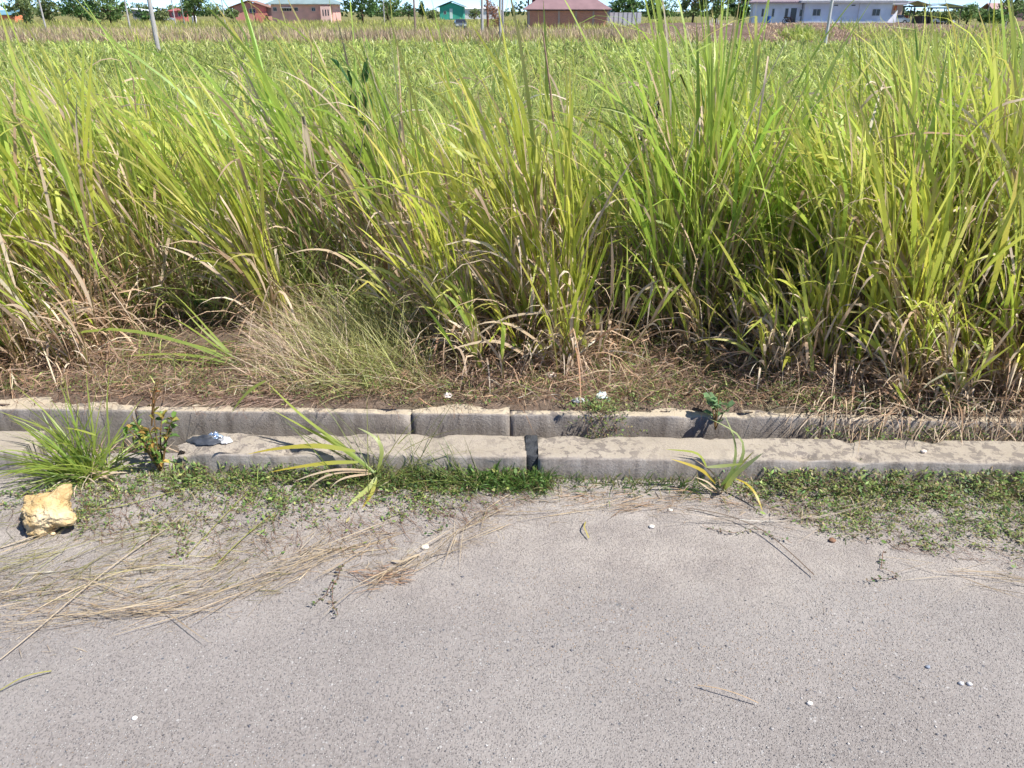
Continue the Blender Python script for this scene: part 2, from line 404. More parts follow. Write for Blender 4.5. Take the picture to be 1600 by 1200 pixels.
M_GLASS = mat('dark_glass', (.03, .035, .045), .15, .6)
M_WFRAME = mat('window_frame', (.6, .6, .6), .6)
_pc = {}
def paint(rgb, rough=.75, var=.12):
    if rgb not in _pc: _pc[rgb] = mat('paint_%d_%d_%d' % rgb, S(*rgb), rough, .25, var=var, vscale=.7)
    return _pc[rgb]
def window(p, x0, x1, y, z0, z1, mull=1):
    fr = MB(); t = .06; d = .05
    fr.box(x0, x1, y - d, y + .02, z1 - t, z1).box(x0, x1, y - d, y + .02, z0, z0 + t).box(x0, x0 + t, y - d + .003, y + .02, z0 + t, z1 - t).box(x1 - t, x1, y - d + .003, y + .02, z0 + t, z1 - t)
    for k in range(mull): xm = x0 + (x1 - x0) * (k + 1) / (mull + 1); fr.box(xm - .025, xm + .025, y - d + .005, y + .02, z0 + t, z1 - t)
    f = fr.build('window', M_WFRAME, p)
    bx('pane', M_GLASS, f, x0 + t, x1 - t, y - .025, y - .012, z0 + t, z1 - t)
def hx(px, D): return ray(px, 17)[0] * D / ray(px, 17)[1]
def hz(py, D): return Y(800, py, D)[2]
GZ = -1.05
# white bungalow on its fill platform
D = 133; xa, xb = hx(1257, D), hx(1393, D); zb, ze = hz(36.5, D), hz(4.5, D)
H = empty('white_house', (xa, D, zb), 0, 'long white bungalow with low grey roof on a raised bank', 'house')
Wd = xb - xa; hh = ze - zb; wh = paint((226, 231, 240))
bx('wall', wh, H, 0, Wd, 0, 9, .28, hh)
for px in (1270, 1363): x = hx(px, D) - xa; window(H, x, x + 1.25, 0, 1.05, 2.05)
for px in (1302, 1329): x = hx(px, D) - xa; bx('vent', M_GLASS, H, x, x + .6, -.03, .02, hh - .42, hh - .26)
bx('plinth', paint((214, 214, 216)), H, -.15, Wd - .2, -.25, .2, -.6, .28)
for px in (1341,): x = hx(px, D) - xa; bx('downpipe', M_WFRAME, H, x, x + .08, -.1, -.02, .3, hh)
MB().hip(-1.0, Wd + 1.9, -.9, 10, hh, 1.9, .28).build('roof', paint((150, 152, 158)), H)
MB().poly([(Wd - 1.6, -1.9, -.3), (Wd + .1, -1.9, -.3), (Wd + .1, -1.9, 1.85), (Wd - 1.6, -1.75, -.3), (Wd + .1, -1.75, -.3), (Wd + .1, -1.75, 1.85)],
          [(0, 1, 2), (3, 5, 4), (0, 2, 5, 3), (1, 4, 5, 2), (0, 3, 4, 1)]).build('sunlit_stair_wall', paint((245, 245, 248)), H)  # triangle of sunlight on the facade, put into a wedge of brighter paint
# its side wing, running back to the left
W2 = empty('wing', (0, 0, 0)); W2.parent = H; W2.location = (-.25, .6, 0)
wa = hx(1168, D + 5) - xa; lw = -wa - .2; W2.rotation_euler = (0, 0, R(-12))
bx('wing_wall', wh, W2, -lw, 0, .2, 7, -.1, hh - .02)
for px in (1185, 1200.5): x = hx(px, D + 3) - xa + .3; window(W2, x, x + .42, .2, .9, 2.1, 0)
x = hx(1226, D + 1) - xa + .3; window(W2, x, x + .55, .2, .8, 2.15, 0)
x = hx(1235, D + 1) - xa + .3; bx('door', M_GLASS, W2, x, x + .85, .14, .21, .1, 2.15)
x = hx(1248, D + 1) - xa + .3; window(W2, x, x + .5, .2, .95, 2.0, 0)
MB().hip(-lw - .8, .9, -.6, 7.6, hh - .03, 1.7, .22).build('wing_roof', paint((142, 128, 134)), W2)
p = Y(1201, 32, 129); o = MB().tube([(0, 0, 0), (0, 0, .1), (0, 0, .55), (0, 0, 1.0)], [.27, .31, .32, .29], 14).build('blue_drum', paint((55, 95, 160), .4)); o.location = (p[0], 129, hz(36.5, 129)); tag(o, 'blue plastic drum against the white house side wing', 'drum')
# motorbike parked by the door
p = Y(1232, 30, 127); mb = empty('motorbike', (p[0], 127, hz(36.5, 127)), R(10), 'dark motorbike parked by the white house door', 'motorbike')
for sx in (-.62, .62):
    t = MB().tube([(sx + .3 * math.cos(a), 0, .3 + .3 * math.sin(a)) for a in np.linspace(0, 2 * math.pi, 15)], .055, 6).build('wheel', paint((25, 25, 28)), mb)
MB().tube([(-.62, 0, .3), (-.2, 0, .55), (.35, 0, .62), (.62, 0, .3)], .09, 8).tube([(-.25, 0, .35), (.2, 0, .35)], .17, 8).build('frame', paint((40, 40, 48)), mb)
MB().tube([(-.75, 0, .78), (-.4, 0, .8), (0, 0, .76)], [.1, .14, .1], 8).build('seat', paint((28, 26, 26)), mb)
MB().tube([(.1, 0, .75), (.3, 0, .82), (.45, 0, .7)], [.1, .16, .08], 8).build('tank', paint((45, 40, 60)), mb)
MB().tube([(.62, 0, .3), (.42, 0, 1.0)], .04, 6).tube([(.4, -.35, 1.05), (.42, 0, 1.0), (.4, .35, 1.05)], .025, 6).build('handlebar', paint((60, 60, 62)), mb)

# earth bank in front of the white house
xs = np.linspace(hx(985, 90), hx(1700, 90), 120); ys = np.linspace(70, 131, 34)
def zbank(x, y):
    t = np.clip((y - 73 - 3 * np.sin(x * .35) - (x > 25) * 2) / 14, 0, 1); e = np.clip((x - xs[0]) / 8, 0, 1)
    h = (t * t * (3 - 2 * t)) * 1.02 * e
    r = np.array([[noise.noise(Vector((a * .5, b * .5, 3))) * .16 + noise.noise(Vector((a * 1.7, b * 1.7, 5))) * .07 for a, b in zip(ra, rb_)] for ra, rb_ in zip(x, y)])
    h = h + e * .42 * np.exp(-((y - 86) / 4.5) ** 2) * np.exp(-((x - 26) / 9) ** 4)
    return GZ - .08 + h + r * e * np.clip(t * 3, 0, 1)
g = MG('bank_earth'); n1 = g.noise(.7, 7, .65); n2 = g.noise(4, 6, .7)
c = g.mix(g.rng(n1, .35, .65), (.14, .095, .072), (.23, .17, .135)); c = g.mix(g.rng(n2, .45, .7, 0, .7), c, (.10, .07, .055))
M_BANK = g.fin(c, .95, .1, n2, .6, .2)
o = grid('earth_bank', xs, ys, zbank, M_BANK); tag(o, kind='structure')

# brick building with purple brown roof
D = 138; xa, xb = hx(825, D), hx(950, D); ze = hz(17, D)
H = empty('brick_building', (xa, D, GZ), 0, 'low red brick building under a big purple brown hip roof', 'building')
g = MG('far_brick'); br = g.N.new('ShaderNodeTexBrick'); br.inputs['Scale'].default_value = 2.2; br.inputs['Color1'].default_value = (.62, .27, .18, 1); br.inputs['Color2'].default_value = (.52, .22, .15, 1)
br.inputs['Mortar'].default_value = (.4, .33, .29, 1); mp = g.N.new('ShaderNodeMapping'); mp.inputs['Rotation'].default_value = (R(90), 0, 0); g.L.new(g.v, mp.inputs[0]); g.L.new(mp.outputs[0], br.inputs[0])
M_BRICK = g.fin(br.outputs[0], .9, .1)
Wd = xb - xa; hh = ze - GZ
bx('wall', M_BRICK, H, 0, Wd, 0, 9, 0, hh)
for px in (825, 849, 872, 899, 926, 948.5): x = hx(px, D) - xa; bx('column', paint((178, 160, 150)), H, x, x + .3, -.06, .2, 0, hh - .01)
bx('beam', paint((95, 80, 85)), H, -.3, Wd + .3, -.2, .1, hh, hh + .16)
MB().hip(-.75, Wd + .55, -.7, 9.7, hh + .16, 3.4, .1).build('roof', paint((138, 112, 114), .6), H)
# post-like two storey building edge left of it
x = hx(832, 152); H = empty('maroon_building', (x, 152, GZ), 0, 'tall maroon walled building behind the purple brown roof', 'building')
bx('wall', paint((120, 52, 48)), H, 0, 5, 0, 5, 0, 5.2); bx('post', paint((70, 60, 62)), H, -.9, -.6, -.4, 0, 0, 5.2); bx('roof', paint((120, 110, 118)), H, -1.2, 5.6, -.7, 5.5, 5.2, 5.4)
x = hx(918, 170); H = empty('blue_shed', (x, 170, GZ), 0, 'pale blue metal shed roof behind the brick building', 'shed')
bx('wall', paint((150, 175, 200)), H, 0, 6, 0, 5, 0, 3.2); MB().gable(-.4, 6.4, -.4, 5.4, 3.2, 1.2, .1, 'x').build('roof', paint((170, 205, 235), .4), H)
# metal panel fence right of the brick building
D = 140; xa, xb = hx(953, D), hx(1003, D); H = empty('panel_fence', (xa, D, GZ), 0, 'pale grey panel fence right of the brick building', 'fence')
n = 7; wd = (xb - xa) / n
for k in range(n): bx('panel', paint((196, 192, 200)), H, k * wd + .04, (k + 1) * wd - .04, 0, .05, .1, hz(19.5, D) - GZ); bx('post', paint((120, 118, 122)), H, k * wd - .04, k * wd + .035, -.05, .06, 0, hz(19, D) - GZ)
# teal gabled house and white shed
D = 280; xa, xb = hx(687, D), hx(724, D); H = empty('teal_house', (xa, D, GZ), 0, 'teal gabled wooden house with a white door', 'house'); Wd = xb - xa; te = paint((70, 165, 145)); hh = hz(11, D) - GZ; pk = hz(4, D) - GZ
MB().poly([(0, 0, 0), (Wd, 0, 0), (Wd, 0, hh), (Wd / 2, 0, pk), (0, 0, hh), (0, 9, 0), (Wd, 9, 0), (Wd, 9, hh), (Wd / 2, 9, pk), (0, 9, hh)], [(0, 1, 2, 3, 4), (9, 8, 7, 6, 5), (0, 5, 6, 1), (1, 6, 7, 2), (4, 9, 5, 0)]).build('wall', te, H)
x = hx(702.5, D) - xa; bx('door', paint((205, 225, 220)), H, x, x + .95, -.06, .02, .3, hz(13.5, D) - GZ)
x = hx(693, D) - xa; window(H, x, x + .9, 0, 1.6, 2.6)
MB().gable(-1.1, Wd + 1.1, -.8, 9.8, hh - .15, pk - hh + .5, .15).build('roof', paint((95, 130, 130)), H)
D = 300; xa, xb = hx(724, D), hx(778, D); H = empty('white_shed', (xa, D, GZ), 0, 'long white metal shed right of the teal house', 'shed'); bx('wall', paint((222, 224, 230)), H, 0, xb - xa, 0, 8, 0, hz(14, D) - GZ); MB().gable(-.3, xb - xa + .3, -.5, 8.5, hz(14, D) - GZ, .8, .1, 'x').build('roof', paint((235, 238, 242), .4), H)
# pink bungalow with hip roof
D = 200; xa, xb = hx(424, D), hx(520, D); H = empty('pink_house', (xa, D, GZ), 0, 'pink bungalow under a grey green hip roof', 'house'); pk = paint((236, 182, 170)); hh = hz(7, D) - GZ; Wd = xb - xa
bx('wall', pk, H, 0, Wd, 0, 9, 0, hh)
for a, b in ((427, 433), (440, 456), (460, 466), (487, 493)): x0, x1 = hx(a, D) - xa, hx(b, D) - xa; window(H, x0, x1, 0, hz(17.5, D) - GZ, hz(11.5, D) - GZ, 1 if b - a < 8 else 3)
bx('awning', paint((205, 200, 200)), H, hx(440, D) - xa, hx(457, D) - xa, -1.2, 0, hh - .75, hh - .65)
bx('annex', paint((238, 200, 190)), H, hx(503, D) - xa, hx(518, D) - xa, -1.5, .1, 0, hh - .4)
for px in (506, 510, 514): x = hx(px, D) - xa; bx('annex_slot', M_GLASS, H, x, x + .25, -1.53, -1.48, 1.6, 2.9)
MB().hip(-1.1, Wd + 1.0, -1, 10, hh, 2.7, .15).build('roof', paint((132, 150, 150), .5), H)
# brick pink gabled house left of it
D = 205; xa, xb = hx(364, D), hx(415, D); H = empty('gabled_house', (xa, D, GZ), R(6), 'dull pink gabled house with brown roof left of the bungalow', 'house'); Wd = xb - xa; hh = hz(11, D) - GZ; pkz = hz(2.5, D) - GZ
MB().poly([(0, 0, 0), (Wd, 0, 0), (Wd, 0, hh), (Wd / 2, 0, pkz), (0, 0, hh), (0, 9, 0), (Wd, 9, 0), (Wd, 9, hh), (Wd / 2, 9, pkz), (0, 9, hh)], [(0, 1, 2, 3, 4), (9, 8, 7, 6, 5), (0, 5, 6, 1), (1, 6, 7, 2), (4, 9, 5, 0)]).build('wall', paint((200, 142, 132)), H)
x = hx(389, D) - xa; window(H, x, x + 1.4, 0, 2.2, 3.1, 2)
bx('porch', paint((205, 130, 118)), H, hx(400, D) - xa, Wd + .2, -2, .05, 0, hh * .62)
MB().gable(-1, Wd + 1, -.8, 9.5, hh - .2, pkz - hh + .4, .14).build('roof', paint((150, 118, 105)), H)
# small red house, and roofs at far left
D = 230; xa, xb = hx(264, D), hx(284, D); H = empty('red_house', (xa, D, GZ), 0, 'small dull red house with dark windows between poles', 'house'); hh = hz(17.5, D) - GZ; bx('wall', paint((190, 105, 105)), H, 0, xb - xa, 0, 4, 0, hh); window(H, .7, 1.2, 0, 1.3, 2.2, 0); window(H, 2.3, 3.0, 0, 1.3, 2.2, 0); MB().hip(-.4, xb - xa + .4, -.4, 4.4, hh, .9, .1).build('roof', paint((165, 95, 95)), H)
D = 210; xa, xb = hx(-40, D), hx(20, D); H = empty('orange_building', (xa, D, GZ), 0, 'building with an orange wall band at left edge', 'building'); bx('wall', paint((235, 140, 105)), H, 0, xb - xa, 0, 6, 0, hz(24, D) - GZ); MB().gable(-.3, xb - xa + .2, -.5, 6.5, hz(23.5, D) - GZ, 1.0, .1, 'x').build('roof', paint((110, 150, 165), .5), H)
D = 240; xa, xb = hx(206, D), hx(228, D); H = empty('grey_hut', (xa, D, GZ), 0, 'grey hut with a white sheet roof behind the bushes', 'hut'); hh = hz(15.5, D) - GZ; bx('wall', paint((140, 140, 138)), H, 0, xb - xa, 0, 4, 0, hh - .3); MB().poly([(-.3, -.5, hh + .3), (xb - xa + .4, -.5, hh - .35), (xb - xa + .4, 4.3, hh - .25), (-.3, 4.3, hh + .4), (-.3, -.5, hh + .4), (xb - xa + .4, -.5, hh - .25), (xb - xa + .4, 4.3, hh - .15), (-.3, 4.3, hh + .5)], [(0, 3, 2, 1), (4, 5, 6, 7), (0, 1, 5, 4), (1, 2, 6, 5), (2, 3, 7, 6), (3, 0, 4, 7)]).build('roof', paint((235, 238, 242), .4), H)
# carports at right
def carport(label, pxa, pxb, D, ye, yp, rc, wc, axis='y', n=2):
    xa, xb = hx(pxa, D), hx(pxb, D); H = empty('carport', (xa, D, GZ), 0, label, 'carport'); Wd = xb - xa; hh = hz(ye, D) - GZ; pk = hz(yp, D) - hz(ye, D)
    for k in range(n + 1):
        for yy in (.3, 6): x = .3 + (Wd - .6) * k / n; bx('post', paint((70, 72, 78)), H, x - .08, x + .08, yy - .08, yy + .08, 0, hh)
    bx('beam', paint((80, 84, 92)), H, 0, Wd, .1, .3, hh, hh + .25); bx('back_wall', paint(wc), H, .5, Wd - .4, 6.2, 6.35, 0, hh * .55)
    MB().gable(-.6, Wd + .6, -.4, 6.8, hh + .26, max(pk, .3), .1, axis).build('roof', paint(rc, .5), H)
carport('open carport with grey gable roof right of the white house', 1411, 1448, 165, 11, 4, (150, 146, 150), (140, 85, 75))
carport('carport with pale blue metal roof at right', 1449, 1505, 172, 13.5, 8, (150, 172, 182), (120, 100, 90))
D = 158; xa = hx(1394, D); H = empty('brick_pier', (xa, D, GZ), 0, 'narrow brick house end with an orange panel beside the white house', 'building'); bx('wall', paint((176, 150, 138)), H, 0, 1.9, 0, 4, 0, hz(8, D) - GZ); bx('panel', paint((190, 80, 60)), H, .2, .7, -.05, .02, hz(16, D) - GZ, hz(9, D) - GZ); bx('roof', paint((150, 150, 155)), H, -.3, 2.3, -.4, 4.3, hz(8, D) - GZ, hz(6.5, D) - GZ)
D = 240; xa, xb = hx(1552, D), hx(1640, D); H = empty('brown_house', (xa, D, GZ), 0, 'low pinkish brown roofed house at the right edge', 'house'); bx('wall', paint((170, 140, 130)), H, 0, xb - xa, 0, 6, 0, hz(15, D) - GZ); MB().gable(-.6, xb - xa + .6, -.6, 6.6, hz(15, D) - GZ, 1.6, .1, 'x').build('roof', paint((175, 145, 142)), H)

# vehicles
def car(label, px, D, rz, rgb, z=GZ, s=1):
    H = empty('parked_car', (hx(px, D), D, z), rz, label, 'car'); m = paint(rgb, .3, .03); m.node_tree.nodes['Principled BSDF'].inputs['Metallic'].default_value = .3
    pr = [(-2.1, .32), (-2.12, .7), (-1.95, .88), (-1.35, .95), (-.75, 1.42), (.45, 1.45), (1.15, .98), (1.9, .85), (2.12, .62), (2.1, .32)]
    ys = [(-.82, 1, 0), (-.86, 1, .0), (.86, 1, 0), (.82, 1, 0)]; v = []; f = []
    for j, (yy, _, _) in enumerate(((-.8, 1, 0), (-.85, 1, 0), (.85, 1, 0), (.8, 1, 0))):
        for (x, zz) in pr:
            tuck = .22 * max(0, (zz - .95) / .5); yj = yy * (1 - tuck) if j in (1, 2) else yy * (1 - tuck) * .96
            v.append((x * s * (1 if j in (1, 2) else .985), yj * s, zz * s))
    P = len(pr)
    for j in range(3):
        for k in range(P): f.append((j * P + k, j * P + (k + 1) % P, (j + 1) * P + (k + 1) % P, (j + 1) * P + k))
    f.append(tuple(range(P))[::-1]); f.append(tuple(3 * P + k for k in range(P)))
    MB().poly(v, f).build('body', m, H)
    for sy in (-1, 1):
        MB().poly([(x * s, sy * yy * s, zz * s) for x, yy, zz in ((-1.2, .81, 1.0), (-.72, .70, 1.36), (.4, .70, 1.38), (.98, .81, 1.0))], [(0, 1, 2, 3)] if sy > 0 else [(3, 2, 1, 0)]).build('side_window', M_GLASS, H)
        for x in (-1.3, 1.3):
            wv = MB().tube([(x * s, sy * .66 * s, .32 * s), (x * s, sy * .86 * s, .32 * s)], .32 * s, 14).build('tyre', paint((30, 30, 32)), H)
            MB().tube([(x * s, sy * .85 * s, .32 * s), (x * s, sy * .875 * s, .32 * s)], .19 * s, 10).build('rim', paint((170, 172, 176), .3), wv)
    for e, n in ((1, 'windscreen'), (-1, 'rear_window')):
        a = [(.5, -.66, 1.41), (.5, .66, 1.41), (1.12, .76, 1.01), (1.12, -.76, 1.01)] if e > 0 else [(-.8, .64, 1.39), (-.8, -.64, 1.39), (-1.3, -.76, 1.0), (-1.3, .76, 1.0)]
        MB().poly([((x + .025 * e) * s, y * s, (zz + .02) * s) for x, y, zz in a], [(0, 3, 2, 1)]).build(n, M_GLASS, H)
    for sy in (-.6, .6): bx('headlight', paint((235, 235, 230), .2), H, 2.06 * s, 2.13 * s, (sy - .17) * s, (sy + .17) * s, .6 * s, .75 * s)
    return H
car('dark grey car facing us among the dry grass', 718.5, 130, R(-82), (95, 105, 115), GZ + .02, 1.02)
car('silver car parked right beside the white house', 1402, 143, R(170), (205, 210, 218), GZ + .62)
car('white car by the small red house', 258, 228, R(8), (225, 230, 238))
car('small white car far right below the blue roof', 1478, 168, R(-75), (228, 228, 232), GZ + .3)

# utility poles
def pole(label, pxb, pyb, D, r=.15, h=9, rgb=None, arm=False):
    x = Y(pxb, pyb, D)[0]; z = float(zg(x, D)) - .3
    H = empty('utility_pole', (x, D, z), 0, label, 'pole'); m = M_POLE if rgb is None else paint(rgb)
    MB().tube([(0, 0, 0), (0, 0, h * .5), (0, 0, h)], [r, r * .85, r * .7], 10).build('shaft', m, H)
    bx('cross_arm', paint((130, 128, 126)), H, -.9, .9, -.06, .06, h - .75, h - .62)
    for k in (-.75, 0.0, .75): MB().tube([(k, 0, h - .62), (k, 0, h - .5), (k, 0, h - .42)], [.04, .06, .03], 6).build('insulator', paint((90, 60, 50)), H)
pole('thick leaning grey concrete pole, nearest of the poles at left', 243.5, 57, 56, .155, 10)
pole('slim pale pole left of the thick leaning pole', 201, 32, 120, .13)
pole('thin grey pole before the leftmost tree', 70, 38, 105, .11)
pole('thin pole in front of the small red house', 273, 30, 140, .1)
pole('thin greenish pole beside the round dark tree', 287, 30, 150, .11, 9, (130, 140, 130))
pole('thin pole left of the dull pink gabled house', 350, 25, 160, .1)
pole('thin pole before the broad tree in the middle', 600, 22, 170, .1)
pole('brown wooden pole between the broad tree and the teal house', 648.5, 38, 100, .12, 9, (150, 130, 118))
pole('pale pole left of the vine covered pole', 753.5, 40, 92, .16)
pole('brown pole wrapped in dead brown vines', 762, 35, 104, .16, 9, (150, 110, 95))
pole('sunlit pole, left of the close pair before the white shed', 781.5, 41, 86, .14)
pole('grey pole, right of the close pair before the white shed', 785.5, 41, 85, .12, 9, (165, 160, 162))
pole('thin dark pole just left of the brick building', 803, 20, 240, .09, 8, (95, 95, 100))
pole('pale concrete pole before the white house facade', 1291, 58, 68, .125, 9, (196, 196, 196))
pole('thin pole with crooked stand at far right', 1541, 28, 150, .1, 9, (120, 120, 122))
pole('pale thin pole rising before the round tree at right', 1575, 25, 150, .1, 9)
# dead vine on its pole
rb = Rib(); n = 900; c0 = Y(763, 17, 103); t = rng.random(n)
P = np.stack([c0[0] + rng.normal(0, .35, n) + t * 1.6, 103 + rng.normal(0, .35, n), 2.6 - t * 3.0 + rng.normal(0, .25, n)], -1)
blades(rb, P, dirs(rng.uniform(0, 6.3, n), rng.uniform(-1.2, .6, n)), rng.uniform(.15, .4, n), rng.uniform(.06, .12, n), rng.uniform(.1, .5, n), mixc([(.25, .12, .075), (.33, .18, .12)], n), mixc([(.3, .16, .1)], n), K=3)
tag(rb.build('dead_vine', M_DRY, loc=(c0[0], 103, GZ)), 'mass of dead brown vines hanging from the poles', 'vine')
# odds and ends by the houses
p = Y(303.5, 30, 170); o = MB().tube([(0, 0, 0), (0, 0, .2), (0, 0, 1.2), (0, 0, 1.35)], [.42, .45, .45, .36], 12).build('water_barrel', paint((228, 228, 235))); o.location = (p[0], 170, GZ + .4); tag(o, 'white barrel standing below the round dark tree', 'barrel'); MB().tube([(0, 0, 1.35), (0, 0, 1.5)], [.3, .2], 10).build('lid', paint((50, 60, 55)), o)
for k in range(7):
    px = 1104 + k * 3.4; z0 = hz(36, 104); o = MB().tube([(0, 0, 0), (.02, 0, .4), (.02, .01, .7 + .2 * (k % 2))], [.04, .035, .03], 6).build('white_stake', paint((235, 230, 228))); o.location = (hx(px, 104), 104, float(zbank(np.array([[hx(px, 104)]]), np.array([[104.]]))[0, 0]) - .05)
    tag(o, 'thin white stake on the earth bank, %s of the row' % ('leftmost', 'second from left', 'third from left', 'middle', 'third from right', 'second from right', 'rightmost')[k], 'stake', 'row of white stakes on the bank')
def crumple(name, label, cat, loc, sx, sy, h, rgb, rough=.4, seed=0, n=14, metal=0):
    v = []; q = []
    for j in range(n + 1):
        for i in range(n + 1):
            a, b = i / n * 2 - 1, j / n * 2 - 1; a, b = a * math.sqrt(1 - b * b / 2) / 2, b * math.sqrt(1 - a * a / 2) / 2; rr = min(1, math.hypot(a, b) * 2)
            k = Vector((a * 3.2 + seed, b * 3.2, seed)); e = 1 + .35 * noise.noise(Vector((math.atan2(b, a) * 1.5, seed, 0)))
            z = h * (abs(noise.noise(k)) * 1.3 + abs(noise.noise(k * 2.3)) * .8 + .15) * max(0, 1 - rr ** 3) + .004
            v.append((a * sx * e + noise.noise(k * 2) * sx * .1, b * sy * e + noise.noise(k * 2 + Vector((5, 5, 5))) * sy * .1, z))
    for j in range(n):
        for i in range(n): a = j * (n + 1) + i; q.append((a, a + 1, a + n + 2, a + n + 1))
    m = mat(name + '_mat', S(*rgb), rough, .5, metal=metal, var=.25, vscale=60)
    o = obj(name, fast_mesh(name, np.array(v), np.array(q), None, True), m); o.location = loc
    return tag(o, label, cat)
px_ = hx(1136, 101); crumple('rubbish_sack', 'white and blue sack lying on the earth bank', 'sack', (px_, 101, float(zbank(np.array([[px_]]), np.array([[101.]]))[0, 0])), 1.9, 1.0, .6, (205, 212, 225), .6, 3)

# ------------------------------------------------------------------ trees
TS = 2.0
TG = {'dark': [(.025, .055, .02), (.04, .08, .025), (.055, .1, .03)], 'mid': [(.05, .09, .03), (.08, .13, .04), (.1, .15, .05)], 'olive': [(.08, .11, .04), (.12, .15, .06), (.06, .09, .035)],
      'pale': [(.11, .14, .055), (.16, .18, .08), (.08, .11, .045)]}
def tree(label, pxl, pxr, pyt, pyb, D, tone, n=1500, airy=.0, cone=False, leaf=.42, name='tree'):
    pyb = pyb + 3; xl, xr = hx(pxl, D), hx(pxr, D); zt = hz(pyt, D); zb = hz(pyb, D); cx = (xl + xr) / 2; rx = (xr - xl) / 2; cz = (zt + zb) / 2; rz = (zt - zb) / 2
    H = empty(name, (cx, D, GZ), 0, label, 'tree'); h = cz - GZ
    mb = MB().tube([(0, 0, 0), (.1, 0, h * .4), (0, .1, h * .8), (.1, 0, h + rz * .4)], [max(.12, rx * .06), rx * .05 + .06, rx * .04 + .04, .04], 7)
    tr = mb.build('trunk', M_BARK, H, True); lb = MB()
    nl = 9; L = []
    for k in range(nl):
        a = k * 2.4 + rng.random(); q = rng.uniform(.35, .75); e = Vector((math.cos(a) * rx * q, math.sin(a) * rx * q, h + rng.uniform(-.4, .65) * rz)); L.append(e)
        s0 = Vector((0, .05, h * rng.uniform(.4, .85))); lb.tube([s0, s0.lerp(e, .5) + Vector((0, 0, .15 * rz)), e], [.07 + rx * .015, .05 + rx * .01, .03], 5)
    lb.build('limbs', M_BARK, H, True)
    rb = Rib(); nc = 46; cc = []
    while len(cc) < nc:
        p = rng.uniform(-1, 1, 3)
        if np.linalg.norm(p) < 1 and np.linalg.norm(p) > .25: cc.append(p)
    cc = np.array(cc); 
    if cone: cc[:, :2] *= (.95 - .75 * (cc[:, 2:3] + 1) / 2)
    cs = rng.uniform(.12, .40, nc); tone_c = np.exp(rng.normal(0, .3, nc))
    k = rng.integers(0, nc, n); u = nrm(rng.normal(0, 1, (n, 3))) * (rng.random((n, 1)) ** .45)
    P = (cc[k] + u * cs[k][:, None]) * np.array([rx, rx, rz]) * .95 + np.array([cx, D, cz])
    c = mixc(TG[tone], n, .25) * tone_c[k][:, None] * TS
    d = nrm(rng.normal(0, 1, (n, 3))); s = nrm(np.cross(d, rng.normal(0, 1, (n, 3)))); l = rng.uniform(.6, 1.3, n)[:, None] * leaf; wv = l * .38
    v = np.stack([P, P + d * l * .5 + s * wv, P + d * l, P + d * l * .5 - s * wv], 1)
    rb.quads(v, np.clip(c, .005, .4)); rb.build('crown', M_FARTREE, H)
T = [('loose olive tree, leftmost of the tree row', 8, 62, -22, 33, 150, 'olive', 1700), ('low olive tree right of the leftmost tree', 55, 92, -4, 30, 175, 'olive', 1200),
     ('dark green tree left of the slim pale pole', 96, 150, -14, 31, 165, 'dark', 1900), ('dense mid green tree beside the slim pale pole', 138, 200, -8, 31, 170, 'mid', 2000),
     ('pale green tree behind the grey hut', 205, 236, 2, 24, 250, 'olive', 900), ('dark bush left of the thick leaning pole', 212, 244, 14, 32, 190, 'dark', 900),
     ('light green bush right of the thick leaning pole', 240, 262, 13, 32, 190, 'pale', 800), ('low dark tree behind the small red house', 256, 288, 8, 20, 270, 'olive', 800),
     ('big round dark tree right of the small red house', 276, 327, -14, 27, 165, 'mid', 2000), ('small distant tree left of the gabled house', 318, 352, 5, 20, 300, 'mid', 800),
     ('low bush before the gabled house', 352, 372, 13, 26, 190, 'olive', 600), ('dark tree peeping right of the pink bungalow', 514, 528, 4, 22, 240, 'dark', 500),
     ('broad dark tree in the middle, left half', 538, 592, -26, 26, 175, 'dark', 2000), ('broad green tree in the middle, right half', 575, 634, -10, 27, 180, 'mid', 1900),
     ('small dark tree right of the broad tree', 626, 650, 4, 24, 240, 'dark', 700), ('pointed conifer left of the teal house', 651, 668, 2, 24, 250, 'dark', 700),
     ('yellowish bush left of the teal house door', 665, 686, 15, 26, 220, 'pale', 500), ('green bush before the white shed', 730, 752, 14, 26, 210, 'olive', 500),
     ('dark tree right of the brick building', 952, 1012, -16, 24, 160, 'dark', 1700), ('grey green tree before the fenced plot', 1002, 1062, -8, 28, 158, 'mid', 1700),
     ('tall olive tree left of the white house', 1056, 1110, -34, 26, 150, 'olive', 2000), ('olive green tree second from the white house', 1094, 1146, -30, 28, 148, 'mid', 2000),
     ('dark tree touching the white house corner', 1138, 1176, -20, 28, 152, 'dark', 1700), ('green bush between the carports and the right poles', 1488, 1540, 6, 30, 185, 'mid', 1500),
     ('dark bush under the blue roofed carport', 1470, 1500, 16, 32, 160, 'olive', 800), ('rounded grey green tree near the right edge', 1562, 1596, -4, 26, 170, 'olive', 1300),
     ('broad bush at the right edge behind tall grass', 1535, 1580, 14, 34, 120, 'mid', 1200), ('tree cut off by the right edge', 1590, 1660, -6, 30, 160, 'mid', 1300)]
for t in T: tree(*t, cone='conifer' in t[0], name='conifer' if 'conifer' in t[0] else ('bush' if 'bush' in t[0] else 'tree'))
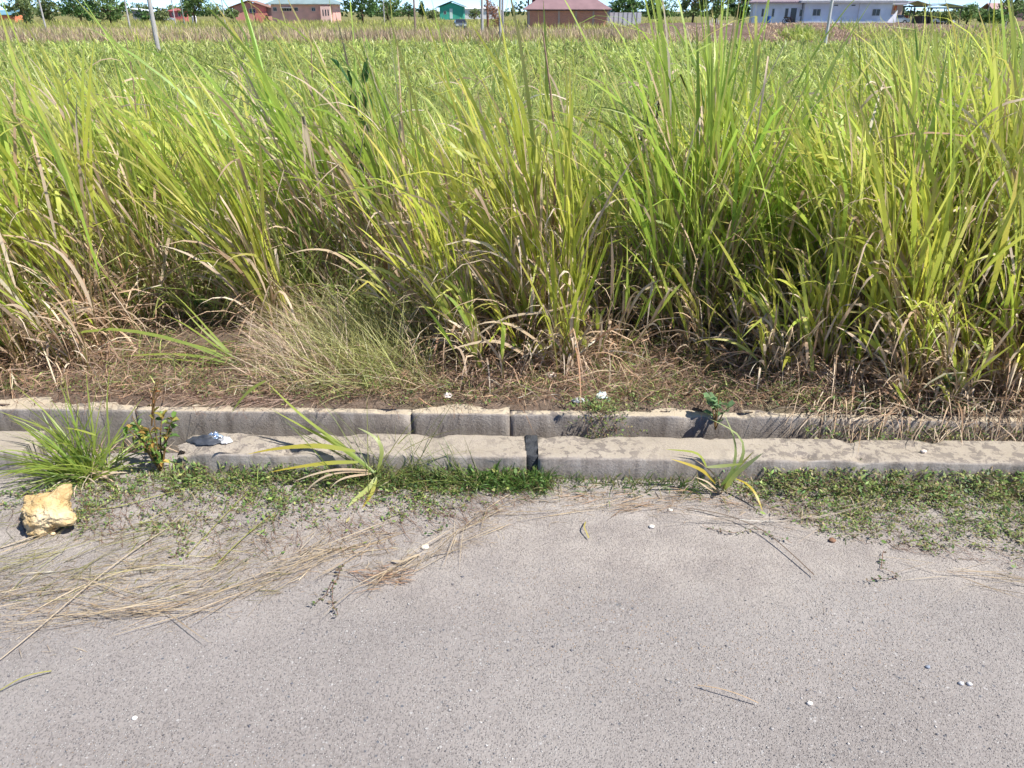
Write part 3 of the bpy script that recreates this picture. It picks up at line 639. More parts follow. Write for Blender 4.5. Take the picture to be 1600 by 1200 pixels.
# far wood on the horizon
rb = Rib(); n = 9000; x = rng.uniform(-420, 420, n); hgt = 3.0 + 2.2 * np.sin(x * .05) + 1.6 * np.sin(x * .13 + 1) + 1.2 * np.sin(x * .37)
P = np.stack([x, 420 + rng.uniform(-10, 30, n), GZ + rng.random(n) ** .7 * np.maximum(hgt, 1.5)], -1); d = nrm(rng.normal(0, 1, (n, 3))); s = nrm(np.cross(d, rng.normal(0, 1, (n, 3))))
rb.quads(np.stack([P, P + d * .9 + s * .6, P + d * 1.8, P + d * .9 - s * .6], 1), mixc(TG['mid'] + TG['dark'], n, .3)); tag(rb.build('far_wood', M_FARTREE), 'dark line of distant trees along the horizon', 'wood', kind='stuff')

# ------------------------------------------------------------------ field grasses (nobody could count them)
YG = [(.47, .54, .12), (.57, .60, .15), (.38, .48, .11), (.66, .65, .24), (.28, .42, .09)]
MG_ = [(.35, .45, .11), (.46, .53, .15), (.60, .63, .24), (.28, .39, .10)]
DRY = [(.62, .49, .35), (.54, .40, .27), (.74, .64, .50), (.48, .34, .22), (.70, .58, .45)]
BRN = [(.42, .25, .155), (.32, .19, .12), (.50, .33, .21)]
nz = lambda x, y, s, k: np.array([noise.noise(Vector((a * s, b_ * s, k))) for a, b_ in zip(np.atleast_1d(x), np.atleast_1d(y))])
def in_view(n, y0, y1, pw=1.0, margin=1.35, xlo=None, xhi=None):
    u = rng.random(n); y = (y0 ** (1 - pw) + u * (y1 ** (1 - pw) - y0 ** (1 - pw))) ** (1 / (1 - pw)) if pw != 1 else y0 * (y1 / y0) ** u
    hw = (y * .74 + 1.2) * margin; x = rng.uniform(-1, 1, n) * hw
    return x, y
def field(name, label, n, y0, y1, hmin, hmax, wpx, cols, tips, pw=0.35, bend=(.3, 1.1), K=5, el=(.75, 1.45), mask=None, wind=(-.25, 0, 0), matl=None, kind='stuff', clump=.9):
    x, y = in_view(n, y0, y1, pw)
    cx = np.round(x / clump + rng.normal(0, .22, n)) * clump; cy = np.round(y / clump + rng.normal(0, .22, n)) * clump
    x = x * .6 + cx * .4; y = np.maximum(y * .6 + cy * .4, y0)
    if mask is not None: k = mask(x, y); x, y = x[k], y[k]; n = len(x)
    patch = np.array([noise.noise(Vector((a * .35, b * .35, 1))) for a, b in zip(x, y)]); patch2 = np.array([noise.noise(Vector((a * .12, b * .09, 7))) for a, b in zip(x, y)])
    z = zg(x, y)
    if name.startswith('bank'): z = None
    L = rng.uniform(hmin, hmax, n) * (1 + .35 * patch)
    W = np.maximum(.013, y / 1080 * wpx) * rng.uniform(.7, 1.3, n)
    rb = Rib(); c = mixc(cols, n, .28) * np.exp(.25 * patch + .25 * patch2)[:, None]
    blades(rb, np.stack([x, y, z], -1), dirs(rng.uniform(0, 2 * np.pi, n), rng.uniform(*el, n)), L, W, rng.uniform(*bend, n), c * .8, c * 1.1, K=K, wind=wind, tip=np.array(tips))
    return tag(rb.build(name, matl or M_GREEN), label, 'grass', kind=kind)
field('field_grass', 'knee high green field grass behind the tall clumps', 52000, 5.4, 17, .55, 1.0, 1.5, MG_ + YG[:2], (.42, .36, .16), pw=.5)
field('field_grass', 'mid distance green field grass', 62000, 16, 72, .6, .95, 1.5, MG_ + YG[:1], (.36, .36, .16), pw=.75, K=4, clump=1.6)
PUR = [(.50, .37, .26), (.56, .44, .30), (.44, .31, .23), (.56, .50, .26)]
nb = lambda x, y: ~((x > 17 + (y - 70) * .2) & (y > 69))
field('dry_grass', 'purple brown dry seeding grass band across the far field', 34000, 70, 104, .7, 1.25, 1.1, PUR, (.38, .28, .2), pw=.8, K=3, bend=(0, .4), el=(1.1, 1.55), mask=lambda x, y: nb(x, y) & (nz(x / 3, y, .09, 31) + (y - 80) * .006 > -.12 + rng.normal(0, .12, len(x))), matl=M_DRY, clump=2.5)
field('far_grass', 'yellow green grass in front of the houses', 34000, 72, 215, .8, 1.3, 1.0, YG[:2] + [(.48, .43, .17)], (.5, .42, .22), pw=.9, K=3, bend=(0, .4), el=(1.0, 1.55), mask=lambda x, y: nb(x, y) & ~((x > 22) & (y < 150)) & ((y > 104) | (nz(x / 3, y, .09, 31) < .05)), clump=4)
# dead and green growth on the bank
n = 9000; x = rng.uniform(hx(995, 90), hx(1560, 90), n); y = 76 + 22 * rng.random(n) ** 1.2
z = zbank(x[None], y[None])[0]; rb = Rib(); pn = np.array([noise.noise(Vector((a * .3, b * .3, 2))) for a, b in zip(x, y)])
k = (pn > -.05); x, y, z = x[k], y[k], z[k]; n = len(x)
blades(rb, np.stack([x, y, z - .03], -1), dirs(rng.uniform(0, 6.3, n), rng.uniform(.2, 1.4, n)), rng.uniform(.3, .75, n), rng.uniform(.06, .12, n), rng.uniform(.2, 1.2, n), mixc(BRN + DRY[:2], n), mixc(DRY, n), K=3)
tag(rb.build('dead_grass', M_DRY), 'dead brown grass heaped on the earth bank', 'grass', kind='stuff')
n = 2000; x = np.concatenate([rng.normal(hx(1258, 80), .8, n // 4), rng.uniform(hx(1335, 80), hx(1620, 80), n - n // 4)]); y = np.concatenate([rng.normal(80, 1.5, n // 4), rng.uniform(72, 86, n - n // 4)])
z = zbank(x[None], y[None])[0]; rb = Rib()
blades(rb, np.stack([x, y, z - .03], -1), dirs(rng.uniform(0, 6.3, n), rng.uniform(.7, 1.5, n)), rng.uniform(.5, 1.3, n), rng.uniform(.07, .12, n), rng.uniform(.1, .7, n), mixc(YG, n), mixc(YG, n), K=4)
tag(rb.build('bank_grass', M_GREEN), 'yellow green grass growing along the bank foot', 'grass', kind='stuff')

# ------------------------------------------------------------------ tall grass
def tall(green, dry, base, height, nc, spread, lean, dryf=.3, wl=1.0, cols=YG):
    """leafy culms rising from one crown: lower leaves dead, upper ones green"""
    tint = np.array([(1.16, 1.06, .72), (.94, 1.03, .72), (1.18, 1.1, .9), (1.1, 1.0, .65), (1.05, 1.04, .8)][rng.integers(0, 5)]) * math.exp(rng.normal(.06, .08)); cols = [tuple(np.array(c_) * tint) for c_ in cols]; dryf = dryf * rng.uniform(.8, 1.55)
    a = rng.uniform(0, 2 * np.pi, nc); r = np.abs(rng.normal(0, 1, nc)) * spread
    B = np.stack([base[0] + np.cos(a) * r, base[1] + np.sin(a) * r * .8, 0 * a], -1); B[:, 2] = zg(B[:, 0], B[:, 1]) - .02
    out = np.stack([np.cos(a), np.sin(a), 0 * a], -1) * (r / spread)[:, None] * .10
    d = nrm(np.array([0, 0, 1.0]) + out + np.array([lean[0] * .6, lean[1], 0]) + rng.normal(0, .15, (nc, 3)) * np.array([1, 1, 0]))
    height = height * 1.1; Lc = height * rng.uniform(.38, .62, nc) * np.where(rng.random(nc) < .3, rng.uniform(.5, .9, nc), 1)
    K = 6; cc = mixc([(.36, .38, .11), (.48, .42, .17), (.46, .32, .18)], nc, .15)
    Cm = curve(B, d, Lc, K, rng.uniform(.0, .08, nc), (-.06, 0, 0))
    side = nrm(np.cross(d, np.array([0, 1.0, 0]) + 0 * d))[:, None]
    green.add(Cm, np.full((nc, K), .0065) * np.linspace(1.2, .6, K)[None], np.repeat(side, K, 1), np.repeat(cc[:, None], K, 1))
    tops = nrm(Cm[:, -1] - Cm[:, -2])
    def at(t):
        f = t * (K - 1); i = np.minimum(f.astype(int), K - 2); fr = (f - i)[:, None]; j = np.arange(nc)
        return Cm[j, i] * (1 - fr) + Cm[j, i + 1] * fr, nrm(Cm[j, i + 1] - Cm[j, i])
    for lv, t0 in enumerate((.12, .3, .48, .64, .8, .93, 1.0)):
        t = np.clip(t0 + rng.normal(0, .06, nc), .03, 1); P, tg = at(t)
        az = rng.uniform(0, 2 * np.pi, nc); ang = rng.uniform(.05, .38, nc) * (1.0 if lv < 5 else .6)
        dd = nrm(tg + np.stack([np.cos(az), np.sin(az), 0 * az], -1) * np.tan(ang)[:, None] + np.array([-.06, 0, 0]))
        L = height * rng.uniform(.26, .58, nc) * wl
        W = rng.uniform(.008, .0215, nc); bend = np.where(rng.random(nc) < .55, rng.uniform(-.02, .16, nc), rng.uniform(.2, .75, nc))
        kink = np.where(rng.random(nc) < .2, rng.uniform(.8, 2.8, nc), 0); ks = rng.integers(3, 6, nc)
        pd = np.clip(dryf * (2.5 - 2.2 * t0), .1, .92); isd = rng.random(nc) < pd; live = rng.random(nc) < (.62 if lv < 3 else .9)
        for flag, rb_, in ((True, dry), (False, green)):
            k = (isd == flag) & live; n = int(k.sum())
            if not n: continue
            if flag: c0 = mixc(DRY + BRN, n); c1 = mixc(DRY, n); b = bend[k] * 1.6 + .15
            else:
                c0 = mixc(cols, n) * np.array([.92, .97, .9]); c1 = mixc(cols, n); b = bend[k]
                y_ = rng.random(n) < .16; c1[y_] = mixc([(.62, .52, .12), (.64, .52, .22)], int(y_.sum()))
            blades(rb_, P[k], dd[k], L[k] * (.8 if flag else 1), W[k] * (.85 if flag else 1), b, c0, c1, K=8, wind=(-.1, 0, 0), kink=kink[k] * (2 if flag else 1), kstep=ks[k], tip=np.array((.45, .33, .17)))
    # dead skirt at the foot
    n = int(nc * 3.5); a = rng.uniform(0, 6.3, n); P = np.stack([base[0] + np.cos(a) * spread * rng.random(n) * 1.6, base[1] + np.sin(a) * spread * rng.random(n), 0 * a], -1); P[:, 2] = zg(P[:, 0], P[:, 1]) + rng.random(n) * .18 * height
    blades(dry, P, dirs(a + rng.normal(0, .5, n), rng.uniform(-.1, 1.1, n)), rng.uniform(.12, .5, n), rng.uniform(.003, .010, n), rng.uniform(.3, 1.3, n), mixc(BRN + DRY[:2], n, .3), mixc(DRY + BRN, n, .3), K=6, kink=np.where(rng.random(n) < .3, 2.0, 0), kstep=rng.integers(2, 5, n))

def clump(label, px, py, ytop, nc, spread, lean=(-.2, 0), dryf=.3, wl=1.0, extra=None):
    b = G(px, py + 10, .08); H = empty('tall_grass_clump', (b[0], b[1], float(zg(b[0], b[1]))), 0, label, 'grass clump', 'tall grass clumps along the verge')
    h = EYE - b[1] * (EYE - Y(800, ytop, b[1])[2]) / b[1] - float(zg(b[0], b[1]))
    gr, dr = Rib(), Rib(); tall(gr, dr, b, h, nc, spread, lean, dryf, wl)
    if extra: extra(gr, dr, b)
    gr.build('green_blades', M_GREEN, H); dr.build('dry_blades', M_DRY, H)
    return H
CL = [('tall grass clump at the left edge sweeping left, foremost there', 45, 570, 60, 46, .15, (-.34, -.05), .32), ('tall grass clump right of the foremost left one, arching dry leaves', 152, 530, 30, 46, .13, (-.34, 0), .38),
      ('slender grass clump rising above the brown litter patch at left', 252, 490, 60, 30, .09, (-.22, 0), .3), ('tall grass clump behind the litter patch at left', 335, 443, 95, 40, .13, (-.2, 0), .3),
      ('leaning grass clump left of the wiry bush', 432, 510, 130, 34, .09, (-.36, 0), .25), ('tall grass clump behind the wiry bush', 545, 458, 15, 52, .15, (-.26, 0), .35),
      ('dense brown footed clump just right of the wiry bush', 640, 473, 60, 48, .13, (-.22, 0), .48), ('single leaning stem group with bent dry leaves, centre', 712, 553, 190, 16, .05, (-.22, 0), .5),
      ('big fan of grass at centre above the tar joint', 838, 538, 55, 58, .13, (-.2, 0), .36), ('low grass sprouts in front of the central fan', 880, 573, 330, 20, .10, (.05, -.1), .3),
      ('thin grass clump right of the central fan', 930, 488, 170, 28, .10, (-.08, 0), .35), ('very tall upright clump right of centre', 1062, 518, -35, 60, .11, (-.03, 0), .32),
      ('grass clump filling in right of the tallest one', 1135, 488, 110, 42, .13, (-.1, 0), .3), ('grass clump before the right dry leaves, leaning left', 1228, 514, 95, 46, .13, (-.22, 0), .32),
      ('short foremost grass clump at right', 1290, 589, 330, 24, .09, (-.2, -.02), .25), ('bright grass clump with brown feet, right', 1345, 549, 75, 52, .13, (-.22, 0), .4),
      ('foremost grass clump near right edge above the buried wall', 1415, 589, 150, 46, .11, (-.2, 0), .34), ('tall grass clump second from the right edge', 1490, 534, 40, 56, .14, (-.14, 0), .36),
      ('tall grass clump at the right edge', 1575, 554, 40, 56, .14, (-.16, 0), .36), ('drooping grass clump cut by the right edge, foremost', 1580, 619, 330, 34, .1, (-.05, -.16), .35)]
for c in CL: clump(*c)
# the mass behind and between them
gr, dr = Rib(), Rib(); n = 88; k = 0
prof_x = [-900, 0, 150, 320, 430, 560, 700, 850, 940, 1020, 1080, 1150, 1250, 1400, 1600, 2500]; prof_y = [40, 45, 55, 120, 110, 50, 120, 90, 210, 160, 60, 130, 110, 60, 45, 40]
front_x = [-900, 0, 150, 280, 340, 450, 650, 850, 950, 1050, 1200, 1400, 1600, 2500]; front_y = [582, 578, 550, 485, 465, 485, 520, 562, 525, 545, 562, 592, 612, 612]
while k < n:
    px = rng.uniform(-500, 2100); pf = np.interp(px, front_x, front_y); py = pf - 22 - rng.random() ** 1.3 * 190
    b = G(px, py, .05)
    if not 3.0 < b[1] < 6.5: continue
    yt = np.interp(px, prof_x, prof_y) + rng.uniform(0, 260); h = Y(800, yt, b[1])[2] - float(zg(b[0], b[1]))
    if h < .35 or (560 < px < 1040 and rng.random() < .35): continue
    k += 1; tall(gr, dr, b, h, int(rng.uniform(10, 24)), rng.uniform(.09, .2), (rng.normal(-.15, .13), rng.normal(0, .08)), rng.uniform(.25, .55), cols=YG + MG_[2:])
k = 0
while k < 64:                             # low sprouts and dying tufts along the front edge
    px = rng.uniform(-300, 1900)
    if 190 < px < 680 or 965 < px < 1030: continue
    py = np.interp(px, [-300, 0, 150, 700, 850, 1000, 1150, 1300, 1450, 1900], [596, 594, 575, 580, 592, 572, 585, 615, 632, 634]) + rng.uniform(-55, 6); b = G(px, py, .1); k += 1
    tall(gr, dr, b, rng.uniform(.18, .7), int(rng.uniform(4, 12)), rng.uniform(.04, .1), (rng.normal(-.15, .25), rng.normal(-.1, .15)), rng.uniform(.3, .8), cols=YG + MG_[2:])
for px in range(1350, 1680, 26):          # the denser tall stand running back on the right
    for d_ in (5.6, 6.8, 8.2, 10, 12.5):
        b = Y(px + rng.uniform(-15, 15), 200, d_ + rng.uniform(-.5, .5)); h = Y(800, rng.uniform(38, 80) if px > 1400 else rng.uniform(70, 110), b[1])[2] - float(zg(b[0], b[1]))
        tall(gr, dr, b, h, 11, .22, (rng.normal(-.08, .1), 0), .32, cols=YG)
for px in range(-60, 330, 34):            # and on the left
    for d_ in (5.4, 6.6, 8.0):
        b = Y(px + rng.uniform(-15, 15), 200, d_ + rng.uniform(-.5, .5)); h = Y(800, rng.uniform(45, 120) + max(0, px - 100) * .25, b[1])[2] - float(zg(b[0], b[1]))
        tall(gr, dr, b, h, 9, .22, (rng.normal(-.2, .1), 0), .32, cols=YG)
n = 420; px = rng.uniform(-400, 2000, n); B = np.array([G(a, np.interp(a, front_x, front_y) - 10 - rng.random() * 150, .05) for a in px]); B[:, 2] = zg(B[:, 0], B[:, 1]); L = rng.uniform(.35, 1.25, n)
Cc = blades(dr, B, nrm(np.array([-.15, 0, 1.]) + rng.normal(0, .22, (n, 3)) * np.array([1, 1, .2])), L, rng.uniform(.004, .009, n), rng.uniform(0, .12, n), mixc(DRY + BRN, n), mixc(DRY, n), K=6)
n2 = 1700; j = rng.integers(0, n, n2); f = rng.integers(2, 6, n2); blades(dr, Cc[j, f], dirs(rng.uniform(0, 6.3, n2), rng.uniform(-.2, 1.3, n2)), rng.uniform(.12, .45, n2), rng.uniform(.006, .016, n2), rng.uniform(.2, 1.2, n2), mixc(DRY + BRN[:1], n2), mixc(DRY, n2), K=7, kink=np.where(rng.random(n2) < .4, 2.2, 0), kstep=rng.integers(2, 6, n2))
for _ in range(60):                       # scattered taller tufts out in the field
    d_ = 7 * (26 / 7) ** rng.random(); b = (rng.uniform(-.8, .8) * d_, d_)
    tall(gr, dr, b, rng.uniform(.75, 1.2), int(rng.uniform(6, 13)), rng.uniform(.12, .3), (rng.normal(-.15, .15), rng.normal(0, .1)), rng.uniform(.2, .6), cols=YG + MG_)
tag(gr.build('tall_grass', M_GREEN), 'mass of tall yellow green grass behind the front clumps', 'grass', kind='stuff')
tag(dr.build('tall_grass_dry', M_DRY), 'dead brown leaves among the tall grass', 'grass', kind='stuff')
# shorter green understorey
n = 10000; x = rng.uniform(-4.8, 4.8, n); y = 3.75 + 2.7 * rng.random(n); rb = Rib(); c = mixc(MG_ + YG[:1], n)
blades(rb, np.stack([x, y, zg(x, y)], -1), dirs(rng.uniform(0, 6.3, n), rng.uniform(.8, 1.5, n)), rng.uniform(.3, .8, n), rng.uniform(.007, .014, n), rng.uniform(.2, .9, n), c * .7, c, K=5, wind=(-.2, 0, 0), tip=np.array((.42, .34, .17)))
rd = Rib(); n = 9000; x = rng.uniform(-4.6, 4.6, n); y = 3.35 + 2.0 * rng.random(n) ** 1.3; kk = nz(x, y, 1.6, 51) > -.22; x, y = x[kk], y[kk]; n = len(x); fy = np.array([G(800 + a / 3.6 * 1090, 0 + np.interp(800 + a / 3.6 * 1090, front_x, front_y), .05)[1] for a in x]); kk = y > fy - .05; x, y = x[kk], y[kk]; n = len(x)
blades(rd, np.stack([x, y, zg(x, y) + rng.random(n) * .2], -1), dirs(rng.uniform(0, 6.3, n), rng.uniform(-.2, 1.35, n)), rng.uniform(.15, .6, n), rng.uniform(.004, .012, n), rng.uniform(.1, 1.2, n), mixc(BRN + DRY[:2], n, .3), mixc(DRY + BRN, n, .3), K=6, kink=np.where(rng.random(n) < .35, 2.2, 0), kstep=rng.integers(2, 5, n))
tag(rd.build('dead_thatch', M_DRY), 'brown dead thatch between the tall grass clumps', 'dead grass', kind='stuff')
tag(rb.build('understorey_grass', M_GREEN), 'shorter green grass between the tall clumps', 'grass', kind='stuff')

# ------------------------------------------------------------------ leaves traced as real curves in depth
def pxc(pts, y0, y1, K=9):
    P = np.array(pts, float); s = np.r_[0, np.cumsum(np.linalg.norm(np.diff(P, axis=0), axis=1))]; s /= s[-1]; t = np.linspace(0, 1, K)
    # smooth by Catmull-like resampling
    X = np.interp(t, s, P[:, 0]); Z = np.interp(t, s, P[:, 1])
    for _ in range(2): X[1:-1] = (X[:-2] + 2 * X[1:-1] + X[2:]) / 4; Z[1:-1] = (Z[:-2] + 2 * Z[1:-1] + Z[2:]) / 4
    return np.array([Y(a, b, y0 + (y1 - y0) * u) for a, b, u in zip(X, Z, t)])
def hero(rb, pts, y0, y1, wid, c0, c1, K=10, face=.35, prof=None):
    C = pxc(pts, y0, y1, K); tg = nrm(np.gradient(C, axis=0)); view = nrm(C - np.array([0, 0, EYE]))
    up = np.array([.25, -.1, 1.0]) - view * .8; up = up - tg * (tg * up).sum(-1, keepdims=True); nn = nrm(up); s = np.cross(tg, nn)
    a = face * np.sin(np.linspace(0, 2.5, K) + rng.random() * 3); side = nrm(s * np.cos(a)[:, None] + nn * np.sin(a)[:, None]); t = np.linspace(0, 1, K)[:, None]
    rb.add(C[None], (wid * (PROF(K) if prof is None else prof))[None], side[None], (np.array(c0) * (1 - t) + np.array(c1) * t)[None])
gy = lambda px, py, z=0: G(px, py, z)[1]
GRN = (.26, .36, .07); LIM = (.42, .48, .10); YEL = (.62, .48, .07); PAL = (.48, .54, .27); TAN = (.52, .38, .24); STR = (.64, .53, .38)

# grass tuft by the rock
b = G(138, 752); H = empty('grass_tuft', (b[0], b[1], 0), 0, 'spreading bright green grass tuft beside the yellow rock', 'grass tuft'); rb, rd = Rib(), Rib(); n = 210
az = rng.normal(math.pi * .98, .95, n); k = rng.random(n) < .22; az[k] = rng.uniform(-.4, 1.6, int(k.sum())); el = rng.uniform(.25, 1.45, n)
P = np.stack([b[0] + rng.normal(-.02, .06, n), b[1] + rng.normal(.02, .035, n), np.full(n, .0)], -1); c = mixc([(.32, .43, .07), (.42, .5, .09), (.25, .37, .07)], n)
blades(rb, P, dirs(az, el), rng.uniform(.16, .42, n), rng.uniform(.003, .0075, n), rng.uniform(.05, .6, n), c * .8, c, K=8, tip=np.array((.45, .4, .12)))
for pts in ([(150, 745), (175, 700), (165, 640), (172, 570)], [(140, 750), (150, 690), (140, 640), (134, 578)], [(145, 748), (170, 700), (200, 650), (226, 618)], [(140, 745), (110, 690), (70, 640), (20, 600)], [(138, 745), (100, 680), (50, 660), (-10, 640)]):
    hero(rb, pts, b[1], b[1] + .12, .007, GRN, LIM)
for pts in ([(150, 680), (125, 672), (100, 668)], [(135, 742), (90, 745), (40, 765), (15, 790)], [(138, 742), (80, 730), (20, 735), (-30, 760)]): hero(rb, pts, b[1], b[1] - .05, .009, LIM, (.42, .42, .07))
n = 60; P = np.stack([b[0] + rng.normal(0, .06, n), b[1] + rng.normal(0, .04, n), rng.random(n) * .03], -1)
blades(rd, P, dirs(rng.uniform(0, 6.3, n), rng.uniform(0, .9, n)), rng.uniform(.06, .2, n), rng.uniform(.003, .006, n), rng.uniform(.2, .8, n), mixc(DRY, n), mixc(DRY, n), K=5)
hero(rd, [(125, 742), (155, 738), (185, 737)], b[1], b[1] - .02, .012, TAN, STR)
rb.build('green_blades', M_GREEN, H); rd.build('dry_blades', M_DRY, H)

# arching tuft growing at the kerb foot, centre left
b = G(588, 748); b[1] = 2.405; H = empty('grass_tuft', (b[0], b[1], 0), 0, 'sprawling broad leaved grass tuft leaning left across the kerb', 'grass tuft'); rb, rd = Rib(), Rib(); y0 = b[1]
for pts, w_, c0, c1, dy in (([(585, 738), (540, 700), (470, 650), (415, 595)], .016, GRN, LIM, .18), ([(415, 595), (395, 605), (375, 625), (362, 645)], .012, LIM, LIM, .02), ([(580, 735), (520, 690), (460, 660), (425, 640)], .012, GRN, LIM, .15),
        ([(590, 738), (600, 700), (585, 680), (558, 668)], .015, LIM, PAL, .08), ([(592, 737), (597, 705), (592, 685), (590, 678)], .014, LIM, LIM, .06), ([(555, 705), (500, 695), (430, 700), (385, 710)], .020, LIM, YEL, .02), ([(560, 722), (520, 722), (460, 730), (420, 738)], .017, LIM, YEL, -.02),
        ([(588, 745), (575, 765), (555, 780), (540, 795)], .018, LIM, LIM, -.14), ([(588, 748), (582, 770), (572, 785), (565, 795)], .014, LIM, YEL, -.14), ([(570, 725), (520, 690), (490, 665), (460, 640)], .008, GRN, LIM, .12)):
    hero(rb, pts, y0, y0 + dy, w_, c0, c1)
for pts in ([(575, 738), (540, 735), (500, 745), (470, 775)], [(575, 735), (530, 732), (490, 740), (460, 752)], [(580, 740), (540, 745), (520, 755), (515, 765)]): hero(rd, pts, y0, y0 - .05, .009, TAN, STR)
hero(rd, [(608, 750), (580, 775), (530, 790), (485, 795)], y0, y0 - .14, .013, STR, STR)
n = 85; P = np.stack([b[0] + rng.normal(.03, .05, n), b[1] + rng.normal(0, .03, n), np.zeros(n)], -1); c = mixc([(.25, .28, .07), (.33, .33, .10), (.2, .27, .06)], n)
blades(rb, P, dirs(np.where(rng.random(n) < .6, rng.normal(2.4, .5, n), rng.normal(.3, .5, n)), rng.uniform(.15, 1.1, n)), rng.uniform(.15, .5, n), rng.uniform(.002, .0045, n), rng.uniform(.0, .35, n), c * .8, c, K=7)
rb.build('green_blades', M_GREEN, H); rd.build('dry_blades', M_DRY, H)
# fine stemmed tuft right of it, leaning left over the kerb
b = G(690, 742); b[1] = 2.42; H = empty('wiry_tuft', (b[0], b[1], 0), 0, 'thin wiry green grass tuft at the kerb foot left of the tar joint', 'grass tuft'); rb = Rib(); n = 120
P = np.stack([b[0] + rng.uniform(-.12, .16, n), b[1] + rng.normal(0, .02, n), np.zeros(n)], -1); c = mixc([(.12, .2, .05), (.2, .27, .07), (.3, .3, .1)], n)
blades(rb, P, dirs(rng.normal(2.7, .7, n), rng.uniform(.5, 1.3, n)), rng.uniform(.08, .26, n), rng.uniform(.002, .004, n), rng.uniform(.05, .5, n), c * .8, c, K=6); rb.build('blades', M_GREEN, H)
# broad leaved seedling right of centre
b = G(1130, 772); H = empty('grass_seedling', (b[0], b[1], 0), 0, 'broad leaved young grass plant at the kerb with a yellow drooping leaf', 'grass plant'); rb, rd = Rib(), Rib(); y0 = b[1]
for pts, w_, c0, c1, dy in (([(1132, 765), (1145, 745), (1165, 728), (1192, 708)], .026, LIM, PAL, -.10), ([(1125, 760), (1148, 735), (1150, 715), (1151, 690), (1140, 665), (1128, 640)], .011, GRN, PAL, .06), ([(1126, 760), (1158, 730), (1164, 705), (1166, 688), (1145, 670), (1108, 654)], .013, GRN, PAL, .05),
        ([(1104, 730), (1130, 728), (1150, 726), (1162, 724)], .014, PAL, LIM, -.03), ([(1104, 730), (1098, 715), (1090, 706), (1040, 702)], .012, LIM, LIM, .02), ([(1118, 755), (1100, 735), (1075, 725), (1048, 717)], .013, YEL, YEL, -.02), ([(1130, 768), (1120, 745), (1105, 730), (1082, 716)], .007, TAN, TAN, .0)):
    hero(rb, pts, y0, y0 + dy, w_, c0, c1)
hero(rb, [(1150, 748), (1168, 755), (1182, 772), (1192, 800)], y0, G(1192, 802)[1], .011, YEL, YEL)
for pts in ([(1125, 770), (1105, 752), (1085, 745)], [(1135, 768), (1148, 785), (1148, 800)], [(1120, 768), (1110, 765), (1090, 752)]): hero(rd, pts, y0, y0 - .02, .008, TAN, STR)
hero(rb, [(1127, 770), (1138, 745), (1155, 728), (1178, 705)], y0, y0 + .03, .012, (.25, .2, .06), (.3, .3, .08))
rb.build('green_blades', M_GREEN, H); rd.build('dry_blades', M_DRY, H)
# long bowed leaves on the verge at left
b = G(375, 572, .11); H = empty('grass_tuft', (b[0], b[1], .1), 0, 'grass tuft with long yellow green leaves bowed left over the verge', 'grass tuft'); rb = Rib(); y0 = b[1]
for pts, w_, dy in (([(375, 572), (300, 535), (220, 518), (160, 508), (120, 512), (70, 540), (25, 582)], .016, .0), ([(375, 572), (310, 555), (250, 552), (190, 557)], .013, -.02), ([(374, 572), (320, 565), (260, 560), (205, 562)], .010, -.02), ([(376, 570), (330, 535), (280, 500), (245, 487)], .010, .2), ([(376, 570), (330, 520), (290, 475), (262, 450)], .011, .25),
        ([(376, 568), (350, 545), (310, 510), (285, 480)], .012, .12), ([(372, 570), (330, 545), (290, 535), (250, 530)], .009, .02)):
    hero(rb, pts, y0, y0 + dy, w_, GRN, LIM)
rb.build('green_blades', M_GREEN, H)
# wiry bush
b = G(545, 592, .11); H = empty('wiry_grass_bush', (b[0], b[1], .1), 0, 'straw and green wiry fine stemmed grass bush leaning left on the verge', 'grass bush'); rb, rd = Rib(), Rib(); n = 2300
px = rng.uniform(395, 690, n); py = rng.uniform(520, 618, n) - np.abs(px - 560) * .05; B = np.array([G(a, q, .11) for a, q in zip(px, py)])
gf = np.clip((px - 400) / 200, .15, .95); isg = rng.random(n) < gf; L = rng.uniform(.16, .55, n) * np.clip(1.25 - np.abs(px - 575) / 200, .4, 1)
az = rng.normal(2.6, .85, n); el = rng.uniform(.15, 1.15, n)
for fl, rr, cs, c2 in ((True, rb, [(.24, .34, .1), (.36, .42, .13), (.46, .47, .17)], [(.58, .5, .26), (.5, .47, .2)]), (False, rd, DRY + [(.45, .33, .25)], [(.62, .48, .37), (.55, .42, .32)])):
    k = isg == fl; m = int(k.sum()); blades(rr, B[k], dirs(az[k], el[k]), L[k], rng.uniform(.0018, .0042, m), rng.uniform(0, .4, m), mixc(cs, m), mixc(c2, m), K=7, wind=(-.2, 0, 0))
rb.build('green_stems', M_GREEN, H); rd.build('dry_stems', M_DRY, H)

